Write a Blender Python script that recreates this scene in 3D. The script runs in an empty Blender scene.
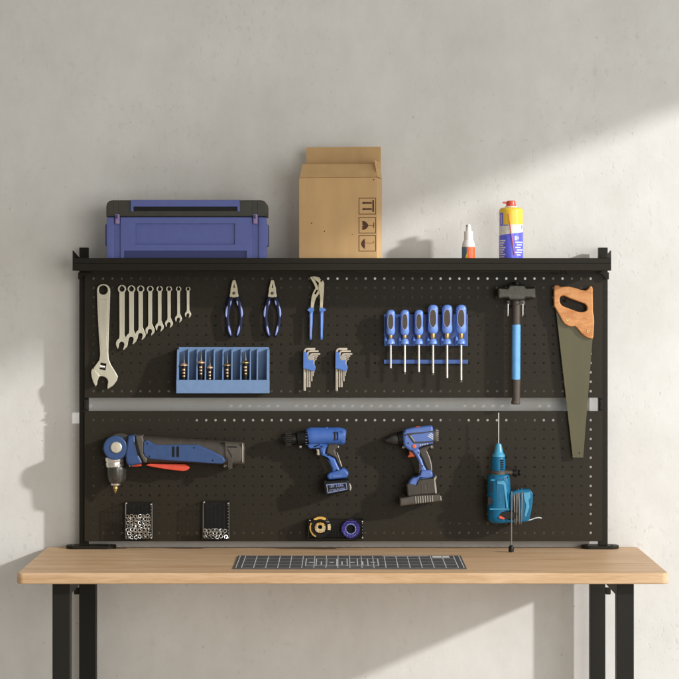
import bpy, bmesh, math, random
from mathutils import Vector, Matrix
random.seed(7)
sc = bpy.context.scene
C = sc.collection
PI = math.pi
# ---------------------------------------------------------------- layout
# wall = plane y 0, camera on -y; W() gives the place of a measured point at depth y
F, CY, CZ, HX, HY = 2332.0, -6.321, 1.4265, 339.5, 297.0
def S(y): return (y - CY) / F
def W(px, py, y):
    s = S(y)
    return Vector(((px - HX) * s, y, CZ - (py - HY) * s))
YP = -0.062            # front of the perforated panels
ZD = 0.75              # desk top
ZS = 1.4975            # shelf floor

# ---------------------------------------------------------------- materials
def newmat(name):
    m = bpy.data.materials.new(name); m.use_nodes = True
    nt = m.node_tree
    return m, nt, nt.nodes['Principled BSDF']
def mat(name, col, rough=0.5, metal=0.0, var=0.06, scale=60, bump=0.0, bscale=400, coat=0.0, rvar=0.08, stretch=(1, 1, 1), spec=0.5):
    m, nt, b = newmat(name)
    N, L = nt.nodes, nt.links
    tc = N.new('ShaderNodeTexCoord'); mp = N.new('ShaderNodeMapping'); mp.inputs['Scale'].default_value = stretch
    L.new(tc.outputs['Object'], mp.inputs['Vector'])
    n = N.new('ShaderNodeTexNoise'); n.inputs['Scale'].default_value = scale; n.inputs['Detail'].default_value = 5
    L.new(mp.outputs['Vector'], n.inputs['Vector'])
    r = N.new('ShaderNodeValToRGB')
    lo = [max(0, c * (1 - var * 2)) for c in col]; hi = [min(1, c * (1 + var * 2)) for c in col]
    r.color_ramp.elements[0].position = 0.25; r.color_ramp.elements[1].position = 0.75
    r.color_ramp.elements[0].color = (*lo, 1); r.color_ramp.elements[1].color = (*hi, 1)
    L.new(n.outputs['Fac'], r.inputs['Fac']); L.new(r.outputs['Color'], b.inputs['Base Color'])
    mr = N.new('ShaderNodeMapRange'); mr.inputs['To Min'].default_value = max(0.02, rough - rvar); mr.inputs['To Max'].default_value = min(1, rough + rvar)
    L.new(n.outputs['Fac'], mr.inputs['Value']); L.new(mr.outputs['Result'], b.inputs['Roughness'])
    b.inputs['Metallic'].default_value = metal
    b.inputs['Specular IOR Level'].default_value = spec
    if coat: b.inputs['Coat Weight'].default_value = coat; b.inputs['Coat Roughness'].default_value = 0.25
    if bump:
        n2 = N.new('ShaderNodeTexNoise'); n2.inputs['Scale'].default_value = bscale; n2.inputs['Detail'].default_value = 3
        L.new(mp.outputs['Vector'], n2.inputs['Vector'])
        bp = N.new('ShaderNodeBump'); bp.inputs['Strength'].default_value = bump; bp.inputs['Distance'].default_value = 0.001
        L.new(n2.outputs['Fac'], bp.inputs['Height']); L.new(bp.outputs['Normal'], b.inputs['Normal'])
    return m

def wall_mat():
    m, nt, b = newmat('plaster'); N, L = nt.nodes, nt.links
    tc = N.new('ShaderNodeTexCoord')
    def noise(s, d, rough=0.6, st=(1, 1, 1)):
        mp = N.new('ShaderNodeMapping'); mp.inputs['Scale'].default_value = st
        L.new(tc.outputs['Object'], mp.inputs['Vector'])
        n = N.new('ShaderNodeTexNoise'); n.inputs['Scale'].default_value = s; n.inputs['Detail'].default_value = d; n.inputs['Roughness'].default_value = rough
        L.new(mp.outputs['Vector'], n.inputs['Vector']); return n
    a = noise(2.2, 8, 0.62); c = noise(14, 8, 0.7, (1, 1, 0.6)); p = noise(64, 2, 0.45)
    mx = N.new('ShaderNodeMath'); mx.operation = 'MULTIPLY_ADD'
    L.new(a.outputs['Fac'], mx.inputs[0]); mx.inputs[1].default_value = 0.62
    k = N.new('ShaderNodeMath'); k.operation = 'MULTIPLY'; L.new(c.outputs['Fac'], k.inputs[0]); k.inputs[1].default_value = 0.38
    L.new(k.outputs[0], mx.inputs[2])
    r = N.new('ShaderNodeValToRGB')
    r.color_ramp.elements[0].position = 0.37; r.color_ramp.elements[0].color = (0.665, 0.645, 0.603, 1)
    r.color_ramp.elements[1].position = 0.63; r.color_ramp.elements[1].color = (0.772, 0.757, 0.722, 1)
    L.new(mx.outputs[0], r.inputs['Fac'])
    # sparse small pits
    pr = N.new('ShaderNodeValToRGB'); pr.color_ramp.elements[0].position = 0.715; pr.color_ramp.elements[1].position = 0.765
    L.new(p.outputs['Fac'], pr.inputs['Fac'])
    pm = N.new('ShaderNodeMath'); pm.operation = 'MULTIPLY'; L.new(pr.outputs['Color'], pm.inputs[0]); pm.inputs[1].default_value = 0.28
    p2 = noise(60, 4, 0.55, (1.0, 1, 0.7))
    pr2 = N.new('ShaderNodeValToRGB'); pr2.color_ramp.elements[0].position = 0.58; pr2.color_ramp.elements[1].position = 0.67
    L.new(p2.outputs['Fac'], pr2.inputs['Fac'])
    p3 = noise(3.5, 3, 0.5)
    pr3 = N.new('ShaderNodeValToRGB'); pr3.color_ramp.elements[0].position = 0.42; pr3.color_ramp.elements[1].position = 0.60
    L.new(p3.outputs['Fac'], pr3.inputs['Fac'])
    m3 = N.new('ShaderNodeMath'); m3.operation = 'MULTIPLY'; L.new(pr2.outputs['Color'], m3.inputs[0]); L.new(pr3.outputs['Color'], m3.inputs[1])
    m4 = N.new('ShaderNodeMath'); m4.operation = 'MULTIPLY_ADD'; L.new(m3.outputs[0], m4.inputs[0]); m4.inputs[1].default_value = 0.15; L.new(pm.outputs[0], m4.inputs[2])
    pm = m4
    mix = N.new('ShaderNodeMix'); mix.data_type = 'RGBA'
    L.new(pm.outputs[0], mix.inputs['Factor']); L.new(r.outputs['Color'], mix.inputs['A']); mix.inputs['B'].default_value = (0.36, 0.33, 0.29, 1)
    L.new(mix.outputs['Result'], b.inputs['Base Color'])
    b.inputs['Roughness'].default_value = 0.85; b.inputs['Specular IOR Level'].default_value = 0.25
    h = N.new('ShaderNodeMath'); h.operation = 'SUBTRACT'; L.new(mx.outputs[0], h.inputs[0]); L.new(pm.outputs[0], h.inputs[1])
    bp = N.new('ShaderNodeBump'); bp.inputs['Strength'].default_value = 0.42; bp.inputs['Distance'].default_value = 0.005
    L.new(h.outputs[0], bp.inputs['Height']); L.new(bp.outputs['Normal'], b.inputs['Normal'])
    return m

def wood_mat(name, c0, c1, sx, sy, sz, rough=0.35, coat=0.3, scale=3.0):
    m, nt, b = newmat(name); N, L = nt.nodes, nt.links
    tc = N.new('ShaderNodeTexCoord'); mp = N.new('ShaderNodeMapping'); mp.inputs['Scale'].default_value = (sx, sy, sz)
    L.new(tc.outputs['Object'], mp.inputs['Vector'])
    n = N.new('ShaderNodeTexNoise'); n.inputs['Scale'].default_value = scale; n.inputs['Detail'].default_value = 9; n.inputs['Roughness'].default_value = 0.62; n.inputs['Distortion'].default_value = 0.6
    L.new(mp.outputs['Vector'], n.inputs['Vector'])
    n2 = N.new('ShaderNodeTexNoise'); n2.inputs['Scale'].default_value = scale * 9; n2.inputs['Detail'].default_value = 4
    L.new(mp.outputs['Vector'], n2.inputs['Vector'])
    ad = N.new('ShaderNodeMath'); ad.operation = 'MULTIPLY_ADD'; L.new(n2.outputs['Fac'], ad.inputs[0]); ad.inputs[1].default_value = 0.35
    L.new(n.outputs['Fac'], ad.inputs[2])
    r = N.new('ShaderNodeValToRGB'); r.color_ramp.elements[0].position = 0.51; r.color_ramp.elements[1].position = 0.82
    r.color_ramp.elements[0].color = (*c0, 1); r.color_ramp.elements[1].color = (*c1, 1)
    L.new(ad.outputs[0], r.inputs['Fac']); L.new(r.outputs['Color'], b.inputs['Base Color'])
    b.inputs['Roughness'].default_value = rough; b.inputs['Specular IOR Level'].default_value = 0.2
    if coat: b.inputs['Coat Weight'].default_value = coat; b.inputs['Coat Roughness'].default_value = 0.3
    bp = N.new('ShaderNodeBump'); bp.inputs['Strength'].default_value = 0.06; bp.inputs['Distance'].default_value = 0.001
    L.new(ad.outputs[0], bp.inputs['Height']); L.new(bp.outputs['Normal'], b.inputs['Normal'])
    return m

M = {}
M['wall'] = wall_mat()
M['floor'] = mat('floor_grey', (0.50, 0.47, 0.43), 0.6, scale=4, var=0.05)
M['desk'] = wood_mat('beech_laminate', (0.53, 0.33, 0.172), (0.69, 0.475, 0.29), 1.0, 9.0, 9.0, 0.46, 0.0)
M['sawwood'] = wood_mat('saw_wood', (0.50, 0.19, 0.058), (0.72, 0.345, 0.13), 9, 9, 30, 0.42, 0.15, 2.0)
M['board'] = mat('charcoal_powder_coat', (0.027, 0.0218, 0.0138), 0.40, var=0.10, scale=700, bump=0.25, bscale=1500, spec=0.16)
M['steelblack'] = mat('black_powder_coat', (0.019, 0.0163, 0.0112), 0.45, var=0.10, scale=500, bump=0.15, bscale=1400, spec=0.15)
M['leg'] = mat('leg_black', (0.015, 0.0135, 0.010), 0.5, var=0.1, scale=300, bump=0.15, bscale=1200, spec=0.2)
M['steel'] = mat('satin_steel', (0.70, 0.655, 0.52), 0.44, 0.7, var=0.05, scale=90, stretch=(1, 1, 0.15), bump=0.06, bscale=300)
M['chrome'] = mat('bright_steel', (0.82, 0.80, 0.75), 0.30, 0.9, var=0.03)
M['pliersteel'] = mat('plier_steel', (0.58, 0.52, 0.37), 0.42, 0.6, var=0.06, scale=120)
M['darksteel'] = mat('dark_steel', (0.10, 0.095, 0.085), 0.32, 0.75, var=0.12, scale=120)
M['hammersteel'] = mat('forged_steel', (0.060, 0.057, 0.046), 0.33, 0.6, var=0.16, scale=90, bump=0.2, bscale=200)
M['brass'] = mat('brass', (0.66, 0.45, 0.18), 0.3, 0.95, var=0.05)
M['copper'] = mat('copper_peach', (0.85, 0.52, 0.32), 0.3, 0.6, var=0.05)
M['navy'] = mat('navy_rubber', (0.010, 0.014, 0.045), 0.55, var=0.1, spec=0.25)
M['lav'] = mat('lavender_plastic', (0.30, 0.37, 0.72), 0.35, var=0.05)
M['blueplastic'] = mat('blue_plastic', (0.085, 0.20, 0.56), 0.38, var=0.05, bump=0.05, bscale=900)
M['binblue'] = mat('bin_blue', (0.165, 0.27, 0.46), 0.45, var=0.04, bump=0.05, bscale=900)
M['drvblue'] = mat('driver_blue', (0.17, 0.31, 0.78), 0.28, var=0.04)
M['rackblue'] = mat('rack_blue', (0.11, 0.24, 0.66), 0.35, var=0.05)
M['rackshade'] = mat('shaded_rack_blue', (0.045, 0.105, 0.33), 0.4, var=0.06)  # rack blue darkened to paint in the shade behind the handles
M['rubbrown'] = mat('brown_rubber', (0.070, 0.054, 0.038), 0.55, var=0.1)
M['drill'] = mat('drill_blue', (0.046, 0.125, 0.41), 0.40, var=0.05, bump=0.08, bscale=1500)
M['drilldk'] = mat('drill_navy', (0.032, 0.074, 0.20), 0.42, var=0.06, bump=0.08, bscale=1500)
M['drill2'] = mat('drill_cornflower', (0.095, 0.17, 0.46), 0.40, var=0.05, bump=0.08, bscale=1500)
M['teal'] = mat('teal_plastic', (0.004, 0.125, 0.25), 0.36, var=0.06, bump=0.06, bscale=1500, spec=0.3)
M['teal2'] = mat('light_teal_plastic', (0.06, 0.32, 0.50), 0.33, var=0.05)
M['grey'] = mat('warm_grey_plastic', (0.050, 0.041, 0.031), 0.5, var=0.08, bump=0.1, bscale=1500)
M['grey2'] = mat('mid_grey_plastic', (0.080, 0.069, 0.053), 0.5, var=0.08, bump=0.1, bscale=1500)
M['black'] = mat('black_plastic', (0.010, 0.0095, 0.009), 0.38, var=0.1, spec=0.25)
M['red'] = mat('red_plastic', (0.72, 0.085, 0.045), 0.35, var=0.05)
M['orange'] = mat('orange_plastic', (0.80, 0.13, 0.03), 0.35, var=0.05)
M['bluehandle'] = mat('bright_blue_fibreglass', (0.15, 0.42, 0.80), 0.28, var=0.04)
M['blade'] = mat('olive_saw_blade', (0.088, 0.078, 0.034), 0.42, 0.15, var=0.10, scale=14, stretch=(1, 1, 0.4))
M['peri'] = mat('periwinkle_plastic', (0.100, 0.128, 0.37), 0.48, var=0.03, bump=0.06, bscale=1200)
M['peridk'] = mat('deep_periwinkle', (0.032, 0.042, 0.17), 0.5, var=0.04)
M['lid'] = mat('olive_black_plastic', (0.040, 0.037, 0.026), 0.45, var=0.08, bump=0.08, bscale=1200)
M['mauve'] = mat('mauve_latch', (0.32, 0.22, 0.42), 0.4, var=0.05)
M['card'] = mat('cardboard', (0.61, 0.39, 0.185), 0.8, var=0.035, scale=30, bump=0.12, bscale=300, stretch=(1, 1, 0.3), spec=0.2)
M['ink'] = mat('brown_ink', (0.085, 0.030, 0.012), 0.7, var=0.08)
M['white'] = mat('white_plastic', (0.80, 0.78, 0.74), 0.35, var=0.02)
M['yellow'] = mat('yellow_tin', (0.86, 0.57, 0.05), 0.3, var=0.03)
M['canwhite'] = mat('pale_tin', (0.72, 0.69, 0.62), 0.3, var=0.05, scale=120)
M['canblue'] = mat('ultramarine_tin', (0.12, 0.13, 0.72), 0.3, var=0.03)
M['labelteal'] = mat('label_slate', (0.10, 0.17, 0.24), 0.4)
M['labelor'] = mat('label_orange', (0.80, 0.14, 0.03), 0.4, var=0.1, scale=200)
M['mat'] = mat('mat_grey', (0.085, 0.085, 0.083), 0.55, var=0.08, scale=40)
M['line'] = mat('printed_white', (0.74, 0.74, 0.72), 0.6, var=0.05)
M['purple'] = mat('violet_tape', (0.055, 0.035, 0.32), 0.3, var=0.08)
M['goldtape'] = mat('amber_tape', (0.80, 0.46, 0.10), 0.25, var=0.1, coat=0.3)
M['cream'] = mat('cream_core', (0.88, 0.68, 0.36), 0.5, var=0.06)
M['cable'] = mat('grey_cable', (0.16, 0.14, 0.12), 0.45, var=0.06)
M['palecable'] = mat('pale_cable', (0.62, 0.66, 0.66), 0.4, var=0.05)
M['text'] = mat('pale_blue_print', (0.30, 0.36, 0.62), 0.5, var=0.05)
M['shaft'] = mat('polished_shaft', (0.80, 0.76, 0.68), 0.34, 0.7, var=0.03)
M['hexsteel'] = mat('key_steel', (0.74, 0.66, 0.54), 0.38, 0.5, var=0.05)
M['tiestrip'] = mat('pale_ridge', (0.42, 0.38, 0.32), 0.5, var=0.05)
M['wire'] = mat('wire_steel', (0.30, 0.29, 0.27), 0.3, 0.8, var=0.05)

# ---------------------------------------------------------------- mesh helpers
ORG = {}
def circ(cx, cy, r, n=20, a0=0, a1=2 * PI):
    return [(cx + r * math.cos(a0 + (a1 - a0) * i / n), cy + r * math.sin(a0 + (a1 - a0) * i / n)) for i in range(n)]
def cr(p, n=4, closed=True):
    out = []; k = len(p)
    rng = range(k) if closed else range(k - 1)
    for i in rng:
        g = (lambda j: p[j % k]) if closed else (lambda j: p[min(max(j, 0), k - 1)])
        a, b, c, d = g(i - 1), g(i), g(i + 1), g(i + 2)
        for q in range(n):
            t = q / n
            out.append(tuple(0.5 * (2 * b[e] + (c[e] - a[e]) * t + (2 * a[e] - 5 * b[e] + 4 * c[e] - d[e]) * t * t + (3 * b[e] - a[e] - 3 * c[e] + d[e]) * t ** 3) for e in range(len(b))))
    if not closed: out.append(tuple(p[-1]))
    return out
def rrect(x0, y0, x1, y1, r, n=5):
    o = []
    for cx, cy, a in ((x1 - r, y1 - r, 0), (x0 + r, y1 - r, PI / 2), (x0 + r, y0 + r, PI), (x1 - r, y0 + r, 1.5 * PI)):
        for i in range(n + 1):
            o.append((cx + r * math.cos(a + PI / 2 * i / n), cy + r * math.sin(a + PI / 2 * i / n)))
    return o

class MB:
    def __init__(s): s.bm = bmesh.new()
    def mesh(s, me, mx=None):
        if mx is not None: me.transform(mx)
        s.bm.from_mesh(me); bpy.data.meshes.remove(me); return s
    def raw(s, verts, faces):
        v = [s.bm.verts.new(p) for p in verts]
        for f in faces:
            try: s.bm.faces.new([v[i] for i in f])
            except ValueError: pass
        return v
    def box(s, c, d, bev=0.0, rot=None, seg=2):
        t = bmesh.new(); bmesh.ops.create_cube(t, size=1)
        for v in t.verts: v.co = Vector((v.co.x * d[0], v.co.y * d[1], v.co.z * d[2]))
        if bev: bmesh.ops.bevel(t, geom=t.edges[:], offset=bev, segments=seg, affect='EDGES', profile=0.5)
        if rot is not None: bmesh.ops.transform(t, matrix=rot.to_4x4(), verts=t.verts)
        for v in t.verts: v.co += Vector(c)
        me = bpy.data.meshes.new('t'); t.to_mesh(me); t.free(); return s.mesh(me)
    def pbox(s, x0, y0, x1, y1, yf, yb, bev=0.0):      # measured rectangle on its front plane yf, reaching back to yb
        a = W(x0, y0, yf); b = W(x1, y1, yf)
        return s.box(((a.x + b.x) / 2, (yf + yb) / 2, (a.z + b.z) / 2), (abs(b.x - a.x), abs(yb - yf), abs(a.z - b.z)), bev)
    def curve(s, loops, yf, yb, bev=0.0, seg=2):       # loops of (x, z) metres, extruded from yf to yb
        cu = bpy.data.curves.new('c', 'CURVE'); cu.dimensions = '2D'; cu.fill_mode = 'BOTH'
        th = abs(yb - yf); bev = min(bev, th * 0.49)
        cu.extrude = th / 2 - bev; cu.bevel_depth = bev; cu.bevel_resolution = seg; cu.offset = -bev
        for lp in loops:
            sp = cu.splines.new('POLY'); sp.points.add(len(lp) - 1)
            for q, p in zip(sp.points, lp): q.co = (p[0], p[1], 0, 1)
            sp.use_cyclic_u = True
        o = bpy.data.objects.new('c', cu)
        me = bpy.data.meshes.new_from_object(o)
        bpy.data.objects.remove(o); bpy.data.curves.remove(cu)
        return s.mesh(me, Matrix.Translation((0, (yf + yb) / 2, 0)) @ Matrix.Rotation(PI / 2, 4, 'X'))
    def prism(s, loops, yf, yb, bev=0.0, seg=2):       # loops measured on the front plane
        L = [[(W(p[0], p[1], yf).x, W(p[0], p[1], yf).z) for p in lp] for lp in loops]
        return s.curve(L, yf, yb, bev, seg)
    def text(s, txt, c, size, yf, th=0.0004, rot=0.0, sx=1.0):
        cu = bpy.data.curves.new('f', 'FONT'); cu.body = txt; cu.size = size; cu.extrude = th / 2; cu.align_x = 'CENTER'; cu.align_y = 'CENTER'
        o = bpy.data.objects.new('f', cu); me = bpy.data.meshes.new_from_object(o)
        bpy.data.objects.remove(o); bpy.data.curves.remove(cu)
        return s.mesh(me, Matrix.Translation((c[0], yf - th / 2, c[1])) @ Matrix.Rotation(PI / 2, 4, 'X') @ Matrix.Rotation(rot, 4, 'Z') @ Matrix.Diagonal((sx, 1, 1, 1)))
    def rings(s, R, cap=True, closed=False):
        n = len(R[0]); V = [[s.bm.verts.new(p) for p in r] for r in R]
        for i in range(len(R) - (0 if closed else 1)):
            a, b = V[i], V[(i + 1) % len(R)]
            for j in range(n):
                k = (j + 1) % n
                try: s.bm.faces.new((a[j], a[k], b[k], b[j]))
                except ValueError: pass
        if cap and not closed:
            s.bm.faces.new(V[0][::-1]); s.bm.faces.new(V[-1])
        return s
    def lathe(s, prof, base, axis=(0, 0, 1), n=28, cap=True):
        ax = Vector(axis).normalized(); u = ax.orthogonal().normalized(); v = ax.cross(u)
        R = []
        for r, h in prof:
            R.append([Vector(base) + ax * h + (u * math.cos(2 * PI * j / n) + v * math.sin(2 * PI * j / n)) * max(r, 1e-5) for j in range(n)])
        return s.rings(R, cap)
    def cyl(s, a, b, r, r2=None, n=16):
        a, b = Vector(a), Vector(b)
        return s.lathe([(r, 0), (r if r2 is None else r2, (b - a).length)], a, b - a, n)
    def tube(s, pts, r, n=10, closed=False):
        P = [Vector(p) for p in pts]; R = []; up = None; k = len(P)
        for i, p in enumerate(P):
            if closed: t = (P[(i + 1) % k] - P[i - 1]).normalized()
            else: t = (P[min(i + 1, k - 1)] - P[max(i - 1, 0)]).normalized()
            if up is None: up = t.orthogonal().normalized()
            up = (up - t * up.dot(t))
            if up.length < 1e-6: up = t.orthogonal()
            up.normalize(); w = t.cross(up)
            rr = r[i] if isinstance(r, (list, tuple)) else r
            R.append([p + (up * math.cos(2 * PI * j / n) + w * math.sin(2 * PI * j / n)) * rr for j in range(n)])
        return s.rings(R, True, closed)
    def sweep(s, pts, n=22, e=2.5, sub=0):
        # pts: (px, py, half width across in px, centre depth y, half depth in m)
        if sub: pts = cr(pts, sub, closed=False)
        Cn = [W(p[0], p[1], p[3]) for p in pts]; R = []
        k = len(pts); T = []
        for i in range(k):
            a = i; b = i
            t = Vector((0, 0, 0)); st = 1
            while t.length < 1e-6 and st < k:
                t = Cn[min(i + st, k - 1)] - Cn[max(i - st, 0)]; t.y = 0; st += 1
            T.append(t.normalized())
        for i, p in enumerate(pts):
            pr = Vector((T[i].z, 0, -T[i].x)); hw = p[2] * S(p[3])
            ring = []
            for j in range(n):
                a = 2 * PI * j / n; c, d = math.cos(a), math.sin(a)
                cu = math.copysign(abs(c) ** (2 / e), c); cv = math.copysign(abs(d) ** (2 / e), d)
                ring.append(Cn[i] + pr * hw * cu + Vector((0, 1, 0)) * p[4] * cv)
            R.append(ring)
        return s.rings(R)
    def cylpatch(s, c, r, a0, a1, zlo, zhi, n=24, th=0.0003):
        # a label patch on an upright cylinder; angles in degrees, 0 = towards the camera, + = right
        o, i = [], []
        for k in range(n + 1):
            a = math.radians(a0 + (a1 - a0) * k / n)
            d = Vector((math.sin(a), -math.cos(a), 0))
            f = a0 + (a1 - a0) * k / n
            lo = zlo(f) if callable(zlo) else zlo; hi = zhi(f) if callable(zhi) else zhi
            for rr, L in ((r + th, o), (r - 0.0005, i)):
                p = Vector((c[0], c[1], 0)) + d * rr
                L.append((p.x, p.y, lo)); L.append((p.x, p.y, hi))
        vs = o + i; m = len(o); fs = []
        for k in range(n):
            q = 2 * k
            fs += [(q, q + 2, q + 3, q + 1), (q + 1, q + 3, m + q + 3, m + q + 1), (q, m + q, m + q + 2, q + 2)]
        fs += [(0, 1, m + 1, m), (2 * n, m + 2 * n, m + 2 * n + 1, 2 * n + 1)]
        s.raw(vs, fs); return s
    def build(s, name, material, parent=None, loc=None, sharp=38, weld=True):
        bmesh.ops.recalc_face_normals(s.bm, faces=s.bm.faces[:])
        o0 = Vector(loc) if loc is not None else (ORG[parent.name] if parent else Vector((0, 0, 0)))
        for v in s.bm.verts: v.co -= o0
        me = bpy.data.meshes.new(name); s.bm.to_mesh(me); s.bm.free()
        me.materials.append(M[material] if isinstance(material, str) else material)
        me.shade_smooth(); me.set_sharp_from_angle(angle=math.radians(sharp))
        o = bpy.data.objects.new(name, me); C.objects.link(o)
        if weld:
            wn = o.modifiers.new('weighted_normals', 'WEIGHTED_NORMAL'); wn.keep_sharp = True; wn.weight = 100
        if parent: o.parent = parent
        else: o.location = o0
        ORG[o.name] = o0
        return o
def tag(o, label=None, cat=None, group=None, kind=None):
    for k, v in (('label', label), ('category', cat), ('group', group), ('kind', kind)):
        if v: o[k] = v
    return o
def thing(name, loc, label, cat, group=None):
    o = bpy.data.objects.new(name, None); C.objects.link(o); o.location = loc; o.empty_display_size = 0.02
    ORG[o.name] = Vector(loc)
    return tag(o, label, cat, group)
def kids(o): return [c for c in C.objects if c.parent is o]
def copy_tree(o, parent=None):
    c = o.copy(); C.objects.link(c)
    if parent: c.parent = parent
    for ch in kids(o): copy_tree(ch, c)
    return c
def dup(o, delta, label, group=None):
    c = copy_tree(o); c.location = Vector(o.location) + Vector(delta); c['label'] = label
    if group: c['group'] = group
    return c

# ---------------------------------------------------------------- setting
b = MB(); b.box((0, 0.06, 2.1), (12, 0.12, 4.2)); tag(b.build('wall', 'wall'), kind='structure')
b = MB(); b.box((0, -4.0, -0.05), (12, 8.3, 0.1)); tag(b.build('floor', 'floor'), kind='structure')
# unseen slab added at right: its lower edge cuts the sunlight on the wall
b = MB(); b.box((2.3, -2.1, 3.255), (0.16, 4.1, 1.74), 0.01, Matrix.Rotation(0.055, 3, 'X')); tag(b.build('sun_cut_slab', 'wall'), kind='structure')

# ---------------------------------------------------------------- desk
desk = thing('workbench', (0, -0.305, 0), 'wide light beech workbench with black square steel legs against the wall', 'desk')
xl = W(16, 573, -0.605).x; xr = W(669.5, 573, -0.605).x
b = MB()
pl = rrect(xl, -0.605, xr, -0.005, 0.018, 6)
cu = bpy.data.curves.new('c', 'CURVE'); cu.dimensions = '2D'; cu.fill_mode = 'BOTH'; cu.extrude = 0.014 - 0.005; cu.bevel_depth = 0.005; cu.bevel_resolution = 4; cu.offset = -0.005
sp = cu.splines.new('POLY'); sp.points.add(len(pl) - 1); sp.use_cyclic_u = True
for q, p in zip(sp.points, pl): q.co = (p[0], p[1], 0, 1)
oo = bpy.data.objects.new('c', cu); me = bpy.data.meshes.new_from_object(oo); bpy.data.objects.remove(oo); bpy.data.curves.remove(cu)
b.mesh(me, Matrix.Translation((0, 0, ZD - 0.014))); b.build('tabletop', 'desk', desk)
def leg(x0, x1, yf, dy):
    a = W(x0, 600, yf).x; c = W(x1, 600, yf).x
    b = MB(); b.box(((a + c) / 2, yf + dy / 2, (ZD - 0.029) / 2 + 0.006), (c - a, dy, ZD - 0.029 - 0.012), 0.002)
    o = b.build('leg', 'leg', desk)
    b = MB(); b.lathe([(0.016, 0), (0.018, 0.002), (0.018, 0.005), (0.012, 0.006)], ((a + c) / 2, yf + dy / 2, 0)); b.build('levelling_foot', 'black', o)
    return o
leg(52.3, 70, -0.565, 0.042); leg(617, 634, -0.565, 0.042)
l3 = leg(79, 95.6, -0.085, 0.042); l4 = leg(590.5, 605.5, -0.085, 0.042)
for lf, x in ((l3, 0), (l4, 1)):
    b = MB(); xx = W(76.3 if not x else 608.5, 591, -0.08).x
    b.box((xx, -0.066, W(0, 591.5, -0.08).z), (0.014, 0.018, 0.018), 0.002); b.build('leg_bracket', 'steelblack', lf)
for px in (74.0, 612):
    a = W(px, 600, -0.3).x
    b = MB(); b.box((a, -0.305, 0.703), (0.035, 0.42, 0.034), 0.002); b.build('side_rail', 'leg', desk)

# ---------------------------------------------------------------- pegboard rack
rack = thing('pegboard_rack', (0, -0.05, ZD), 'black two-panel perforated tool board with a top shelf standing on the workbench', 'pegboard', None)
PITCH = 9.38 * S(YP)
def panel(ytop, row0, ybot):
    x0, x1 = W(84.6, 0, YP).x, W(602, 0, YP).x
    zt, zb = W(0, ytop, YP).z, W(0, ybot, YP).z
    hx0 = W(93.6, 0, YP).x; hz0 = W(0, row0, YP).z
    nx, nz, t, hr = 54, 13, 0.0014, 0.0033
    b = MB(); bm = b.bm
    gx = lambda i: hx0 + (i - 0.5) * PITCH
    gz = lambda j: hz0 - (j - 0.5) * PITCH
    N = 16
    for yy, fl in ((YP, False), (YP + t, True)):
        gv = {(i, j): bm.verts.new((gx(i), yy, gz(j))) for i in range(nx + 1) for j in range(nz + 1)}
        hv = {}
        for i in range(nx):
            for j in range(nz):
                cx, cz = hx0 + i * PITCH, hz0 - j * PITCH
                h = [bm.verts.new((cx + hr * math.cos(PI / 4 + 2 * PI * k / N), yy, cz + hr * math.sin(PI / 4 + 2 * PI * k / N))) for k in range(N)]
                hv[i, j] = h
                cs = [gv[i + 1, j], gv[i, j], gv[i, j + 1], gv[i + 1, j + 1]]
                q = N // 4
                for k in range(4):
                    arc = [h[(k * q + m) % N] for m in range(q + 1)]
                    f = [cs[(k + 1) % 4], cs[k]] + arc
                    bm.faces.new(f)
        X = [x0, gx(0), gx(nx), x1]; Z = [zt, gz(0), gz(nz), zb]
        for a in range(3):
            for c in range(3):
                if a == 1 and c == 1: continue
                b.raw([(X[a], yy, Z[c]), (X[a + 1], yy, Z[c]), (X[a + 1], yy, Z[c + 1]), (X[a], yy, Z[c + 1])], [(0, 1, 2, 3)])
        if not fl: front = hv
        else:
            for key, h in hv.items():
                g = front[key]
                for k in range(N): bm.faces.new((g[k], g[(k + 1) % N], h[(k + 1) % N], h[k]))
    # folded rims on all four sides
    d = 0.0105
    zm, xm = (zt + zb) / 2, (x0 + x1) / 2
    ym = YP + d / 2 + 0.0002
    b.box((x0 + 0.0004, ym, zm), (0.0016, d, zt - zb + 0.001), 0.0004); b.box((x1 - 0.0004, ym, zm), (0.0016, d, zt - zb + 0.001), 0.0004)
    b.box((xm, ym, zt - 0.0004), (x1 - x0 - 0.003, d, 0.0016), 0.0004); b.box((xm, ym, zb + 0.0004), (x1 - x0 - 0.003, d, 0.0016), 0.0004)
    return b.build('perforated_panel', 'board', rack, sharp=20, weld=False)
panel(271.0, 278.6, 397.6); panel(411.3, 420.2, 541.2)
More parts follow.
